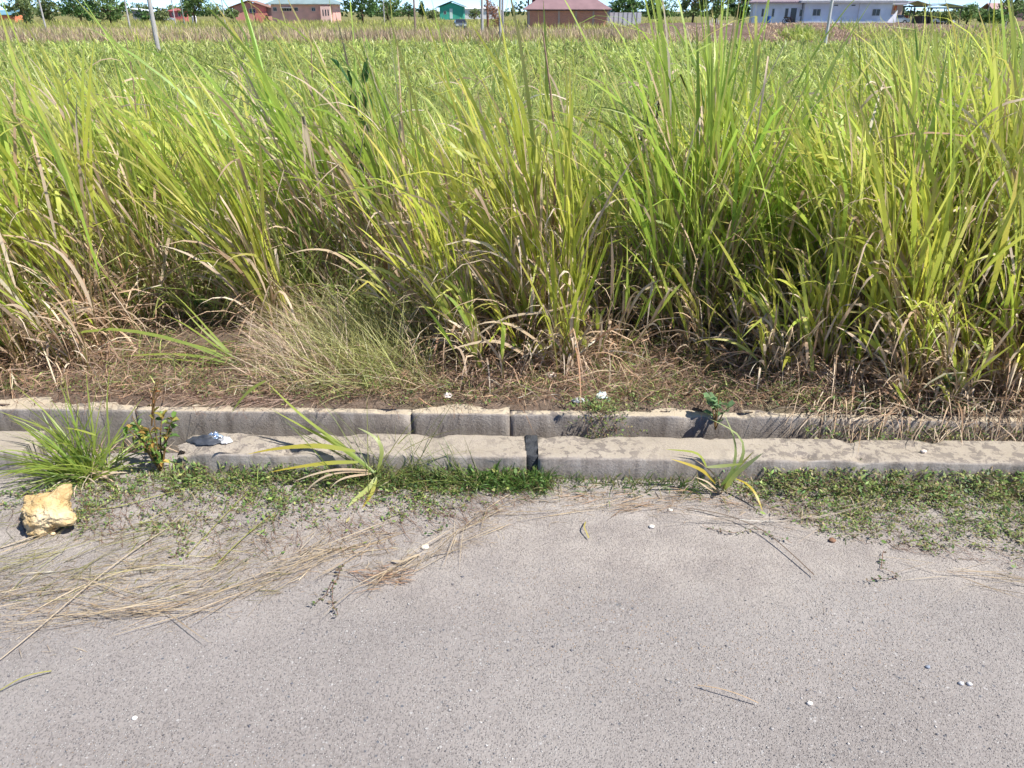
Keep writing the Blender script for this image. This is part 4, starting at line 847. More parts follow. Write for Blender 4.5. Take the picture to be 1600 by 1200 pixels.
# herbs
def herb(name, label, px, py, z, h, n, ll, lw, cols, seed, stems=3, lean=(0, 0), cat='weed', palm=False):
    b = G(px, py, z); H = empty(name, (b[0], b[1], z), 0, label, cat); mb = MB(); rb = Rib(); r = np.random.default_rng(seed)
    for s_ in range(stems):
        a = r.uniform(0, 6.3); sw = min(h * .35, .085); e = Vector((math.cos(a) * sw + lean[0], math.sin(a) * sw * .9 + lean[1], h * r.uniform(.7, 1.05))); m_ = e * .5 + Vector((0, 0, h * .12))
        mb.tube([Vector((0, 0, -.01)), m_, e], [.003, .0025, .0015], 5)
        for k in range(n // stems):
            t = r.uniform(.15, 1) if not palm else 1 - (k // 6) * .3; p = (m_ * (2 * t) if t < .5 else m_.lerp(e, 2 * t - 1)); az = r.uniform(0, 6.3); el = r.uniform(-.3, .9) if h < 1 else r.choice([-1, 1]) * r.uniform(.8, 1.4)
            d = np.array([math.cos(az) * math.cos(el), math.sin(az) * math.cos(el), math.sin(el)]); s = nrm(np.cross(d, [0, 0, 1.0] + r.normal(0, .3, 3))); l = ll * r.uniform(.6, 1.25); wv = lw * r.uniform(.7, 1.2)
            q = np.array(p) + np.array([b[0], b[1], z]); up = np.array([0, 0, 1.0]) * wv * .25; dn = np.array([0, 0, -1.]) * l * .18
            v = np.array([[q, q + d * l * .3 + s * wv * .45 + up, q + d * l * .35, q + d * l * .3 - s * wv * .45 + up], [q + d * l * .35, q + d * l * .3 + s * wv * .45 + up, q + d * l * .7 + s * wv * .35 + up, q + d * l + dn], [q + d * l * .35, q + d * l + dn, q + d * l * .7 - s * wv * .35 + up, q + d * l * .3 - s * wv * .45 + up]])
            c = np.array(cols[r.integers(0, len(cols))]) * math.exp(r.normal(0, .2)); rb.quads(v, np.repeat(c[None], 3, 0))
    mb.build('stem', paint((120, 95, 60)), H); rb.build('leaves', M_HERB, H)
    return H
HG = [(.1, .2, .04), (.15, .26, .05), (.2, .3, .06)]
herb('weed', 'yellow and orange tinged leafy weed at the broken kerb end', 252, 738, 0, .24, 130, .034, .02, HG + [(.38, .33, .07), (.42, .26, .07), (.3, .3, .07)], 5, 9)
herb('weed', 'small dark green palm leaved weed on the left verge', 88, 560, .1, .13, 34, .075, .02, [(.06, .17, .04), (.1, .22, .05)], 6, 3, palm=True)
herb('weed', 'tiny palm leaved weed near the wiry bush', 322, 495, .1, .10, 22, .05, .018, [(.12, .24, .06), (.16, .3, .07)], 7, 2, palm=True)
herb('weed', 'low yellow flowering weed on the verge above the wall', 812, 572, .1, .11, 60, .045, .02, [(.16, .27, .05), (.22, .32, .05), (.6, .5, .04)], 8, 6)
herb('weed', 'round leaved pale green weed hanging over the drain wall', 1118, 668, .06, .14, 22, .05, .036, [(.16, .27, .12), (.2, .32, .14)], 9, 4)
herb('weed', 'pale leaved creeper among straw at right', 1455, 632, .1, .16, 20, .045, .03, [(.2, .3, .14), (.26, .35, .15)], 10, 4)
herb('weed', 'bare reddish brown dry weed behind the broken kerb', 236, 662, .1, .2, 16, .02, .012, [(.35, .15, .06), (.4, .25, .1)], 11, 4)
herb('dead_weed', 'withered weed with black curled leaves in the gap right of centre', 985, 480, .04, 1.12, 60, .085, .03, [(.03, .025, .028), (.05, .04, .04), (.09, .07, .06)], 12, 4, lean=(.03, .0))
herb('sapling', 'dark green narrow leaved plant among the grass, left of centre', 582, 470, .04, 1.2, 44, .19, .026, [(.05, .13, .04), (.07, .16, .05)], 13, 2, palm=True)
# tall dead stalks
def stalk(label, pts, Yd, wid):
    b = Y(*pts[0], Yd); rb = Rib(); C = pxc(pts, Yd, Yd, 10)
    mb = MB().tube([tuple(p - np.array([b[0], b[1], b[2]])) for p in C], list(np.linspace(wid, wid * .4, 10)), 6)
    o = mb.build('dead_stalk', mat('dead_stalk_mat', (.33, .22, .15), .85, var=.3, vscale=30)); o.location = b; tag(o, label, 'stalk')
    n = 1; t = rng.integers(4, 8, n); P = C[t]; blades(rb, P, dirs(rng.uniform(0, 6.3, n), rng.uniform(.2, 1.3, n)), rng.uniform(.1, .3, n), rng.uniform(.006, .012, n), rng.uniform(.3, 1.2, n), mixc(DRY + BRN, n), mixc(DRY, n), K=6, kink=np.where(rng.random(n) < .4, 2., 0), kstep=np.full(n, 3))
    rb.build('dry_leaf', M_DRY, o)
stalk('tall brown dead stalk rising right of centre above the fan', [(862, 460), (868, 300), (866, 180), (848, 50)], 3.75, .009)
stalk('thin pale dead stalk left of centre', [(492, 330), (491, 210), (488, 120), (485, 50)], 4.4, .007)
stalk('dry reed stalk in the left grass', [(215, 360), (214, 220), (210, 120), (196, 60)], 4.4, .006)
stalk('slanting pale dry culm crossing in front of the central fan', [(806, 525), (850, 440), (890, 375), (925, 290)], 3.3, .004)
stalk('upright brown dry culm in the right grass', [(1418, 500), (1418, 420), (1416, 360), (1414, 320)], 3.5, .004)
# arched dry leaves hanging in front of the clumps
rd = Rib(); rb = Rib()
for pts, yd, w_ in (([(560, 420), (520, 390), (480, 388), (440, 400)], 3.75, .016), ([(700, 365), (660, 350), (625, 345), (590, 352)], 3.7, .020), ([(905, 470), (860, 490), (790, 490), (720, 545)], 3.15, .012), ([(1075, 470), (1040, 445), (1000, 450), (985, 480)], 3.4, .012),
        ([(820, 555), (780, 530), (740, 535), (690, 550)], 3.1, .016), ([(850, 540), (800, 505), (760, 500), (730, 515)], 3.15, .014), ([(1330, 560), (1310, 520), (1275, 515), (1250, 530)], 3.2, .014), ([(1340, 625), (1345, 590), (1358, 565), (1375, 555)], 3.05, .014), ([(1500, 470), (1460, 430), (1420, 425), (1390, 432)], 3.5, .018), ([(1290, 470), (1330, 440), (1300, 400), (1260, 400)], 3.6, .012), ([(945, 640), (952, 600), (955, 570), (950, 545)], 3.0, .009), ([(860, 600), (905, 590), (940, 575), (970, 582)], 3.0, .009)):
    hero(rd, pts, yd, yd, w_, TAN, STR)
tag(rd.build('dry_leaves', M_DRY), 'arched dead leaves hanging at the feet of the tall clumps', 'dry leaves', kind='stuff')
for pts, yd, w_ in (([(1070, 420), (1050, 405), (1000, 410), (940, 415)], 3.5, .014), ([(1055, 360), (1040, 345), (985, 345), (945, 350)], 3.5, .013), ([(1060, 240), (1010, 190), (960, 168), (888, 166)], 3.6, .016), ([(600, 290), (560, 295), (520, 305), (490, 310)], 3.7, .014)):
    hero(rb, pts, yd, yd, w_, GRN, LIM)
tag(rb.build('bowed_leaves', M_GREEN), 'long green leaves bowing left out of the tall clumps', 'leaves', kind='stuff')

# ------------------------------------------------------------------ ground cover
def creeper(rb, X0, Y0, n, steps, step, ll, cols, zf, acc=None, heading=None, stemcol=(.2, .11, .07), rise=.008, low=None):
    a = rng.uniform(0, 6.3, n) if heading is None else heading; x, y = X0.copy(), Y0.copy(); path = []
    for k in range(steps):
        path.append(np.stack([x, y, zf(x, y) + rise * np.abs(np.sin(k * .9 + a * 3))], -1)); a = a + rng.normal(0, .28, n); x = x + np.cos(a) * step; y = y + np.sin(a) * step
        for s in (-1, 1):
            m = rng.random(n) < .8
            if acc is not None: m &= acc(x, y)
            P = np.stack([x, y, zf(x, y) + rise * rng.random(n) + .002], -1)[m]; q = int(m.sum())
            if not q: continue
            az = (a[m] + s * rng.uniform(.5, 1.4, q)); el = rng.uniform(-.1, 1.0, q); d = dirs(az, el); sd = nrm(np.cross(d, np.array([0, 0, 1.]) + rng.normal(0, .35, (q, 3)))); l = (ll * np.exp(rng.normal(-.05, .24, q)))[:, None]; wv = l * rng.uniform(.15, .27, q)[:, None]
            rb.quads(np.stack([P, P + d * l * .5 + sd * wv, P + d * l, P + d * l * .5 - sd * wv], 1), mixc(cols, q, .25))
    C = np.stack(path, 1); wst = np.full((n, steps), .0016) if low is None else np.where(C[..., 1] > low(C[..., 0]), .0016, 0.)
    rb.add(C, wst, np.repeat(np.array([[[.6, .8, 0]]]), n, 0).repeat(steps, 1), np.repeat(np.array([stemcol]), n, 0))
CG = [(.12, .21, .06), (.17, .27, .07), (.23, .32, .08), (.10, .18, .07), (.32, .34, .11), (.36, .27, .16)]
ground0 = lambda x, y: zr(x, y) + .002
nz = lambda x, y, s, k: np.array([noise.noise(Vector((a * s, b_ * s, k))) for a, b_ in zip(np.atleast_1d(x), np.atleast_1d(y))])
vfront = lambda x: kv(x, FV0)
# left patch along the kerb foot
rb = Rib(); lowL = lambda x: np.interp(x, [-2.2, -1.6, -1.2, -.9, -.45, -.15, .12, .2], [2.25, 2.12, 2.0, 1.97, 2.02, 2.16, 2.34, 2.46])
accL = lambda x, y: (y > lowL(x) + .06 * nz(x, y, 9, 2)) & (y < vfront(x) - .005) & (rng.random(len(x)) < np.clip((y - lowL(x)) / (vfront(x) - lowL(x) + .02) * 1.0 - .02 + 1.2 * nz(x, y, 5, 4), .03, .85))
n = 950; x = rng.uniform(-1.75, .2, n); y = vfront(x) - np.abs(rng.normal(0, .25, n)) - .01; creeper(rb, x, y, n, 12, .014, .0135, CG, ground0, accL, low=lowL)
n = 150; x = rng.uniform(-1.3, .1, n); y = vfront(x) - np.abs(rng.normal(0, .03, n)) - .01; creeper(rb, x, y, n, 8, .012, .017, CG[:5], lambda X, Q: ground0(X, Q) + .02 * np.clip(1 - (vfront(X) - Q) / .12, 0, 1), None, rise=.025)
n = 1300; x = rng.uniform(-1.35, .12, n); y = vfront(x) - np.abs(rng.normal(0, .055, n)) - .006; c = mixc([(.16, .26, .07), (.22, .34, .08), (.3, .38, .1), (.42, .34, .2)], n)
blades(rb, np.stack([x, y, ground0(x, y)], -1), dirs(rng.uniform(0, 6.3, n), rng.uniform(.2, 1.35, n)), rng.uniform(.02, .08, n), rng.uniform(.002, .005, n), rng.uniform(.2, .9, n), c * .8, c, K=4)
tag(rb.build('creeping_weeds', M_HERB), 'low creeping green weeds along the kerb foot, left half', 'ground cover', kind='stuff')
# right patch
rb = Rib(); lowR = lambda x: np.interp(x, [.66, .8, .95, 1.1, 1.3, 1.7, 2.4, 4.5], [2.46, 2.36, 2.2, 2.1, 2.02, 1.92, 1.9, 1.95])
accR = lambda x, y: (y > lowR(x) + .07 * nz(x, y, 8, 9)) & (y < vfront(x) - .005) & (rng.random(len(x)) < np.clip((y - lowR(x)) / (vfront(x) - lowR(x) + .02) * 1.3 + .25 + .9 * nz(x, y, 5, 11), .06, 1))
n = 1250; x = rng.uniform(.65, 3.2, n); y = vfront(x) - np.abs(rng.normal(0, .26, n)) - .01; creeper(rb, x, y, n, 12, .014, .0135, CG + [(.3, .32, .12)], ground0, accR, low=lowR)
n = 420; x = rng.uniform(.85, 3.0, n); y = vfront(x) - np.abs(rng.normal(0, .04, n)) - .01; creeper(rb, x, y, n, 8, .012, .017, CG, lambda X, Q: ground0(X, Q) + .025 * np.clip(1 - (vfront(X) - Q) / .14, 0, 1), None, rise=.035)
n = 1500; x = rng.uniform(.7, 3.0, n); y = vfront(x) - np.abs(rng.normal(0, .2, n)) - .006; kk = y > lowR(x); x, y = x[kk], y[kk]; n = len(x); c = mixc([(.16, .26, .07), (.25, .34, .09), (.46, .36, .22), (.5, .42, .3)], n)
blades(rb, np.stack([x, y, ground0(x, y)], -1), dirs(rng.uniform(0, 6.3, n), rng.uniform(.0, 1.1, n)), rng.uniform(.02, .08, n), rng.uniform(.002, .005, n), rng.uniform(.1, .7, n), c * .8, c, K=4)
tag(rb.build('creeping_weeds', M_HERB), 'thick creeping green weeds along the kerb foot, right side', 'ground cover', kind='stuff')
# between them: thin grassy fringe
rb = Rib(); n = 900; x = np.concatenate([rng.uniform(-.35, .14, 520), rng.uniform(.14, .78, 380)]); y = vfront(x) - np.abs(rng.normal(0, .045, n)) - .008; c = mixc([(.09, .19, .04), (.14, .25, .05), (.28, .24, .1)], n)
blades(rb, np.stack([x, y, ground0(x, y)], -1), dirs(rng.uniform(0, 6.3, n), rng.uniform(.3, 1.4, n)), rng.uniform(.02, .085, n), rng.uniform(.0025, .005, n), rng.uniform(.2, .9, n), c * .8, c, K=4)
n = 260; x = rng.uniform(-.15, .14, n); y = vfront(x) - np.abs(rng.normal(0, .05, n)) - .008; c = mixc([(.09, .19, .04), (.14, .25, .05)], n)
blades(rb, np.stack([x, y, ground0(x, y)], -1), dirs(rng.uniform(0, 6.3, n), rng.uniform(.5, 1.4, n)), rng.uniform(.05, .12, n), rng.uniform(.003, .006, n), rng.uniform(.2, .9, n), c * .8, c, K=5)
tag(rb.build('kerb_grass', M_GREEN), 'short grass fringe at the kerb foot below the tar joint', 'grass', kind='stuff')
# verge: litter, moss-like weeds, straw
rb = Rib(); n = 3400; px = rng.uniform(-500, 2100, n); py = rng.uniform(490, 632, n); B = np.array([G(a, q, .1) for a, q in zip(px, py)]); zv = lambda X, Q: zg(X, Q) + .004
accV = lambda x, y: (y > kv(x, BV1 - .02)) & (rng.random(len(x)) < np.clip(.7 + 1.3 * nz(x, y, 4, 21) + np.where((x > .5) & (x < 1.7), .4, 0), .06, 1))
creeper(rb, B[:, 0], B[:, 1], n, 12, .016, .012, CG + [(.3, .3, .12)], zv, accV, rise=.025)
n = 6500; px = rng.uniform(-450, 2050, n); B = np.array([G(a, q, .1) for a, q in zip(px, rng.uniform(480, 630, n))]); kk = (B[:, 1] > kv(B[:, 0], BV1)) & (nz(B[:, 0], B[:, 1], 3, 41) > -.1); B = B[kk]; n = len(B); B[:, 2] = zg(B[:, 0], B[:, 1]); c = mixc(MG_ + [(.16, .25, .07)], n)
blades(rb, B, dirs(rng.uniform(0, 6.3, n), rng.uniform(.2, 1.4, n)), rng.uniform(.03, .14, n), rng.uniform(.002, .006, n), rng.uniform(.2, 1, n), c * .8, c, K=4)
n = 700; x = rng.uniform(-3.2, 3.2, n); y = kv(x, rng.uniform(BV1 - .07, BV1 + .16, n)); kk = nz(x, y, 2.2, 61) > -.12; x, y = x[kk], y[kk]; creeper(rb, x, y, len(x), 9, .014, .014, CG, lambda X, Q: np.where(Q > kv(X, BV1), zg(X, Q), .108) + .002, lambda X, Q: Q > kv(X, BV0 + .03), rise=.018, low=lambda X: kv(X, BV0 + .02))
tag(rb.build('verge_weeds', M_HERB), 'tiny green weeds over the soil verge behind the drain', 'ground cover', kind='stuff')
rb = Rib(); n = 26000; px = rng.uniform(-450, 2050, n); pf = np.interp(px, front_x, front_y); py = np.where(rng.random(n) < .6, rng.uniform(555, 634, n), pf + rng.uniform(-70, 90, n)); py = np.minimum(py, 634)
B = np.array([G(a, q, .1) for a, q in zip(px, py)]); kk = B[:, 1] > kv(B[:, 0], BV1 - .05) + .04 * rng.random(n); B = B[kk]; n = len(B); B[:, 2] = zg(B[:, 0], B[:, 1]) + rng.random(n) ** 2 * .09
blades(rb, B, dirs(rng.uniform(0, 6.3, n), rng.normal(.05, .3, n)), rng.uniform(.03, .15, n), rng.uniform(.0012, .0042, n), rng.normal(.1, .5, n), mixc(BRN + [(.30, .20, .16), (.24, .17, .13), (.46, .36, .28)], n, .35), mixc(BRN + [(.36, .26, .21), (.55, .44, .34)], n, .35), K=4)
n = 4200; x = rng.uniform(-3.4, 3.4, n); y = kv(x, BV1 + rng.normal(.03, .05, n)); kk = (nz(x, y, 1.7, 71) > -.15) & (y > kv(x, BV0 + .05)); x, y = x[kk], y[kk]; n = len(x)
blades(rb, np.stack([x, y, np.full(n, .108) + rng.random(n) ** 2 * .03], -1), dirs(rng.uniform(0, 6.3, n), rng.normal(.05, .2, n)), rng.uniform(.02, .13, n), rng.uniform(.001, .0035, n), rng.normal(.05, .3, n), mixc(BRN + DRY[:2], n, .35), mixc(BRN + DRY, n, .35), K=4)
tag(rb.build('verge_litter', M_DRY), 'brown dead grass litter over the verge soil', 'litter', kind='stuff')
# litter in the drain and over the buried right wall
rb = Rib(); n = 900; x = rng.uniform(-2.4, 3, n); y = kv(x, rng.uniform(FV1, BV0, n)); z = np.full(n, -.09) + np.clip(x - .9, 0, .8) * .1
blades(rb, np.stack([x, y, z], -1), dirs(rng.uniform(0, 6.3, n), rng.uniform(-.1, .9, n)), rng.uniform(.04, .2, n), rng.uniform(.002, .005, n), rng.uniform(0, .4, n), mixc(DRY + BRN, n), mixc(DRY, n), K=4)
n = 1100; x = rng.uniform(1.2, 3.2, n); y = kv(x, rng.uniform(BV0 - .08, BV1 + .2, n)); z = .07 + rng.random(n) * .1
blades(rb, np.stack([x, y, z], -1), dirs(rng.normal(-2.2, .6, n), rng.normal(.0, .4, n)), rng.uniform(.06, .3, n), rng.uniform(.002, .006, n), rng.uniform(.1, .7, n), mixc(DRY + BRN, n), mixc(DRY, n), K=5)
n = 500; x = kx(380, 2.8) + rng.normal(0, .16, n); y = kv(x, BV1 - .02 + rng.normal(0, .03, n)); z = np.full(n, .106) + rng.random(n) * .012
blades(rb, np.stack([x, y, z], -1), dirs(rng.normal(3.4, .5, n), rng.normal(0, .12, n)), rng.uniform(.04, .16, n), rng.uniform(.0015, .003, n), rng.uniform(0, .3, n), mixc([(.42, .29, .22), (.36, .25, .2)], n), mixc([(.45, .33, .26)], n), K=4)
tag(rb.build('drain_litter', M_DRY), 'dry straw fallen into the drain and over its wall', 'litter', kind='stuff')
rb = Rib(); n = 260; x = rng.uniform(1.1, 2.8, n); y = kv(x, rng.uniform(FV1 + .02, BV1 + .1, n)); creeper(rb, x, y, n, 9, .014, .016, CG, lambda X, Q: np.where(Q > kv(X, BV0), .11, .03) + 0 * X, None, rise=.04)
n = 40; x = kx(935, 2.8) + rng.normal(0, .04, n); y = kv(x, BV0 - .012 + rng.normal(0, .015, n))
creeper(rb, x, y, n, 9, .013, .014, CG, lambda X, Q: np.clip(.105 - np.clip(kv(X, BV0) - Q, 0, .06) * 1.4, .0, .11), None, rise=.02)
n = 26; x = kx(930, 2.86) + rng.normal(0, .07, n); y = kv(x, BV0 + .05 + rng.normal(0, .03, n)); creeper(rb, x, y, n, 7, .016, .014, CG, lambda X, Q: np.full_like(X, .112), lambda X, Q: Q > kv(X, BV0), rise=.012)
tag(rb.build('drain_weeds', M_HERB), 'green creeping weeds spilling over the drain wall', 'ground cover', kind='stuff')
# trailing runner strands on the road
def strand(label, pts, cat='creeper'):
    C = np.array([G(a, q, .006) for a, q in pts]); s = np.r_[0, np.cumsum(np.linalg.norm(np.diff(C, axis=0), axis=1))]; t = np.arange(0, s[-1], .015); t = t + rng.uniform(0, .009, len(t)); t = np.minimum(t, s[-1]); P = np.stack([np.interp(t, s, C[:, j]) for j in range(3)], -1); P[:, :2] += np.cumsum(rng.normal(0, .0022, (len(t), 2)), 0); P[:, 2] = .006 + .004 * np.sin(t * 60)
    rb = Rib(); tg = nrm(np.gradient(P, axis=0)); sd = np.stack([-tg[:, 1], tg[:, 0], 0 * t], -1); rb.add(P[None], np.full((1, len(t)), .002), sd[None], np.full((1, len(t), 3), .0) + np.array([.22, .12, .08]))
    for sg in (-1, 1):
        n = len(t); d = nrm(sd * sg + tg * .5 + np.array([0, 0, .35]) + rng.normal(0, .5, (n, 3))); l = (rng.uniform(.008, .018, n) * (rng.random(n) < .75))[:, None]; s2 = nrm(np.cross(d, [0, 0, 1.] + rng.normal(0, .3, (n, 3)))); rb.quads(np.stack([P, P + d * l * .5 + s2 * l * .3, P + d * l, P + d * l * .5 - s2 * l * .3], 1), mixc([(.08, .15, .045), (.12, .2, .06), (.2, .14, .09)], n))
    o = rb.build('creeper_strand', M_HERB, loc=tuple(P[0])); return tag(o, label, cat, 'creeper strands trailing onto the road')
strand('creeper strand hanging straight down onto the asphalt, left of centre', [(540, 880), (522, 910), (518, 935), (526, 962)])
strand('short creeper strand leading left beside the hanging one', [(522, 905), (505, 930), (488, 945)])
strand('thin creeper strand reaching left from the right patch', [(1240, 850), (1190, 832), (1140, 838), (1100, 828)])
strand('creeper strand at the lower edge of the right patch', [(1380, 860), (1370, 885), (1400, 900), (1345, 905)])

# straw on the road
rb = Rib(); rg = Rib()
def swath(path, n, jit, L, cols, w_=(.0012, .003), target=None, zt=.03):
    C = np.array([G(a, q, 0) for a, q in path]); s = np.r_[0, np.cumsum(np.linalg.norm(np.diff(C, axis=0), axis=1))]; t = rng.uniform(0, s[-1], n)
    P = np.stack([np.interp(t, s, C[:, j]) for j in range(3)], -1); P2 = np.stack([np.interp(np.minimum(t + .05, s[-1]), s, C[:, j]) for j in range(3)], -1); P1 = np.stack([np.interp(np.maximum(t - .05, 0), s, C[:, j]) for j in range(3)], -1)
    d = nrm(P2 - P1) * np.where(rng.random((n, 1)) < .5, 1, -1); a = np.arctan2(d[:, 1], d[:, 0]) + rng.normal(0, .30, n); P[:, :2] += rng.normal(0, jit, (n, 2)); P[:, 2] = .004 + rng.random(n) ** 2 * zt
    blades(target or rb, P, dirs(a, rng.normal(0, .05, n)), rng.uniform(*L, n), rng.uniform(*w_, n), rng.normal(0, .06, n), mixc(cols, n, .25), mixc(cols, n, .25), K=6, wind=np.array([rng.normal(0,.07), rng.normal(0,.07), 0]), twist=rng.normal(0, .5, n))
SC = [(.50, .40, .26), (.42, .32, .2), (.56, .47, .33), (.33, .24, .16)]
swath([(120, 962), (220, 955), (330, 935), (430, 905), (510, 870), (570, 852)], 190, .026, (.05, .3), SC)
swath([(560, 925), (620, 895), (680, 865), (720, 830), (770, 800), (830, 775)], 70, .010, (.06, .22), SC)
swath([(660, 880), (740, 840), (850, 805), (960, 790)], 14, .006, (.12, .3), SC)
swath([(-80, 950), (60, 920), (200, 900), (330, 880)], 85, .06, (.05, .3), SC + [(.45, .44, .18)])
swath([(-60, 910), (80, 870), (220, 845), (360, 815)], 55, .05, (.12, .35), [(.32, .34, .1), (.42, .40, .16), (.5, .42, .26)], target=rg)
swath([(1090, 815), (1170, 820), (1250, 818), (1330, 805)], 38, .01, (.12, .3), [(.55, .48, .40), (.48, .4, .33)])
swath([(1450, 895), (1560, 905), (1700, 930)], 30, .02, (.1, .3), SC)
swath([(960, 800), (1080, 780), (1180, 790)], 90, .025, (.03, .14), SC + BRN)
swath([(860, 780), (960, 775)], 60, .03, (.03, .1), SC + BRN); swath([(560, 900), (640, 905)], 90, .02, (.02, .08), BRN + [(.12, .09, .07)], zt=.01)
for pts, w_, c in (([(0, 1030), (60, 985), (130, 925), (200, 870), (300, 800)], .004, STR), ([(118, 798), (180, 797), (240, 780), (330, 755), (420, 735)], .005, (.36, .36, .1)), ([(118, 805), (105, 822), (70, 838), (0, 856)], .006, STR), ([(0, 1078), (40, 1062), (80, 1048)], .004, (.42, .4, .1)), ([(1072, 793), (1130, 805), (1190, 830), (1240, 870), (1272, 898)], .0045, (.16, .12, .09)), ([(1090, 1070), (1140, 1085), (1185, 1098)], .003, TAN), ([(290, 870), (340, 820), (400, 760), (440, 700)], .004, (.4, .38, .14)), ([(330, 890), (380, 845), (430, 800)], .004, (.36, .36, .1)), ([(920, 840), (912, 828), (915, 815)], .005, (.45, .38, .12)), ([(612, 876), (632, 882), (655, 866)], .01, STR)):  # darkest strand, by the seedling: a thin shadow arc put into a stem's colour
    C = np.array([G(a, q, .007) for a, q in pts]); s = np.r_[0, np.cumsum(np.linalg.norm(np.diff(C, axis=0), axis=1))]; t = np.linspace(0, s[-1], 16); P = np.stack([np.interp(t, s, C[:, j]) for j in range(3)], -1)
    for _ in range(3): P[1:-1] = (P[:-2] + 2 * P[1:-1] + P[2:]) / 4
    P[:, 2] = .006 + .012 * np.sin(np.linspace(0, 3.1, 16)); tg = nrm(np.gradient(P, axis=0)); sd = np.stack([-tg[:, 1], tg[:, 0], 0 * t], -1); rb.add(P[None], np.full((1, 16), w_), sd[None], np.full((1, 16, 3), 0.) + np.array(c))
n = 2600; px = rng.uniform(-60, 620, n); py = 962 - (px - 60) * .19 + rng.normal(-30, 34, n); B = np.array([G(a, q, .004) for a, q in zip(px, py)])
blades(rb, B, dirs(rng.normal(.35, .7, n), rng.normal(0, .12, n)), rng.uniform(.008, .06, n), rng.uniform(.0008, .0022, n), rng.normal(.0, .2, n), mixc(SC + BRN[1:2] + [(.25, .2, .16)], n, .3), mixc(SC, n, .3), K=3)
n = 1400; px = rng.uniform(560, 1350, n); py = np.interp(px, [560, 700, 850, 1000, 1100, 1350], [900, 850, 785, 780, 785, 815]) + rng.normal(0, 14, n); B = np.array([G(a, q, .004) for a, q in zip(px, py)])
blades(rb, B, dirs(rng.normal(.2, .9, n), rng.normal(0, .12, n)), rng.uniform(.006, .045, n), rng.uniform(.0008, .002, n), rng.normal(.0, .2, n), mixc(SC + BRN[1:2] + [(.2, .16, .13)], n, .3), mixc(SC, n, .3), K=3)
tag(rb.build('road_straw', M_DRY), 'dry straw swept into curved rows on the asphalt', 'straw', kind='stuff')
n = 420; px = rng.uniform(-40, 420, n); py = rng.uniform(800, 940, n); B = np.array([G(a, q, .004) for a, q in zip(px, py)])
blades(rg, B, dirs(rng.normal(.5, .7, n), rng.uniform(0, .5, n)), rng.uniform(.03, .12, n), rng.uniform(.0012, .003, n), rng.uniform(.0, .4, n), mixc([(.3, .32, .1), (.4, .34, .22)], n), mixc([(.36, .3, .2), (.38, .38, .14)], n), K=4)
tag(rg.build('trampled_grass', M_GREEN), 'flattened yellow green grass stems at lower left', 'grass', kind='stuff')

# ------------------------------------------------------------------ stones
def rock_mesh(name, lobes, sub, amp, seed, freq=1.0):
    import bmesh
    bm = bmesh.new(); bmesh.ops.create_icosphere(bm, subdivisions=sub, radius=1)
    for v in bm.verts:
        d = v.co.normalized(); r = 0
        for (c, rad, p) in lobes:
            c = Vector(c); l = c.length; k = d.dot(c / l) if l > 1e-6 else 1
            q = (max(0, l * k) + rad * 1.0) if l < 1e-6 else (l + rad) * max(0, k) ** p
            r = max(r, q) if r == 0 else (math.log(math.exp(22 * r) + math.exp(22 * q)) / 22)
        q = d * freq * 2 + Vector((seed, seed, seed)); n_ = noise.noise(q * 1.3) * .6 + noise.noise(q * 3) * .35 + noise.noise(q * 7) * .2 + noise.noise(q * 15) * .1
        pit = max(0, noise.noise(q * 4 + Vector((7, 7, 7))) - .22) * .8
        v.co = d * r * (1 + amp * (n_ - pit))
    me = bpy.data.meshes.new(name); bm.to_mesh(me); bm.free(); me.polygons.foreach_set('use_smooth', np.ones(len(me.polygons), bool)); return me
b = G(68, 806, .075)
me = rock_mesh('limestone_rock', [((0, 0, 0), .52, 1), ((-.3, -.1, -.22), .28, 3), ((.28, .24, .36), .32, 4), ((.52, -.2, -.06), .26, 4.5), ((-.1, -.30, -.3), .3, 3), ((-.34, .1, .22), .24, 5)], 6, .22, 9.2, 1.0)
me.transform(__import__('mathutils').Matrix.Diagonal((.142, .135, .118, 1)))
o = obj('limestone_rock', me, M_ROCK); o.location = (b[0] - .012, b[1] + .04, .064); tag(o, 'knobbly yellow limestone rock lying on the road edge at left', 'rock')
def pebble(label, px, py, r, rgb, sq=.7, name='pebble'):
    b = G(px, py, 0); me = rock_mesh(name, [((0, 0, 0), 1, 1)], 2, .55, px * .1, .8); r *= .8; me.transform(__import__('mathutils').Matrix.Diagonal((r * 1.15, r, r * sq, 1)))
    o = obj(name, me, mat('pebble_mat', S(*rgb), .85, .2, var=.15, vscale=80)); o.location = (b[0], b[1], r * sq * .7 + float(zr(b[0], b[1]))); return tag(o, label, 'stone')
pebble('small white pebble alone on the asphalt near the seedling', 1018, 823, .0105, (232, 226, 215))
pebble('small tan pebble in front of the yellow rock', 84, 836, .010, (225, 200, 160), .6)
pebble('whitish shell shaped stone on the straw row', 664, 856, .015, (235, 225, 205), .5)
pebble('pale chip beside the dry stems above the white pebble', 1047, 798, .009, (240, 230, 215))
pebble('white pebble low on the left asphalt', 210, 1121, .0075, (250, 245, 235), .6)
pebble('reddish brown lump at the edge of the right weeds', 1300, 845, .013, (135, 105, 85), .7)
pebble('pale grey pebble, left of the pair on the right asphalt', 1502, 1067, .008, (190, 190, 192))
pebble('pale grey pebble, right of the pair on the right asphalt', 1515, 1068, .008, (198, 198, 200))
pebble('grey cream pebble on the lower right asphalt', 1265, 1098, .0085, (215, 208, 200))
pebble('blue grey pebble on the right asphalt', 1450, 1041, .0075, (140, 148, 160))
b = G(860, 594, .1); o = pebble('whitish stone lying on the verge soil', 860, 594, .03, (232, 220, 205), .6, 'verge_stone'); o.location = (b[0], b[1], .125)
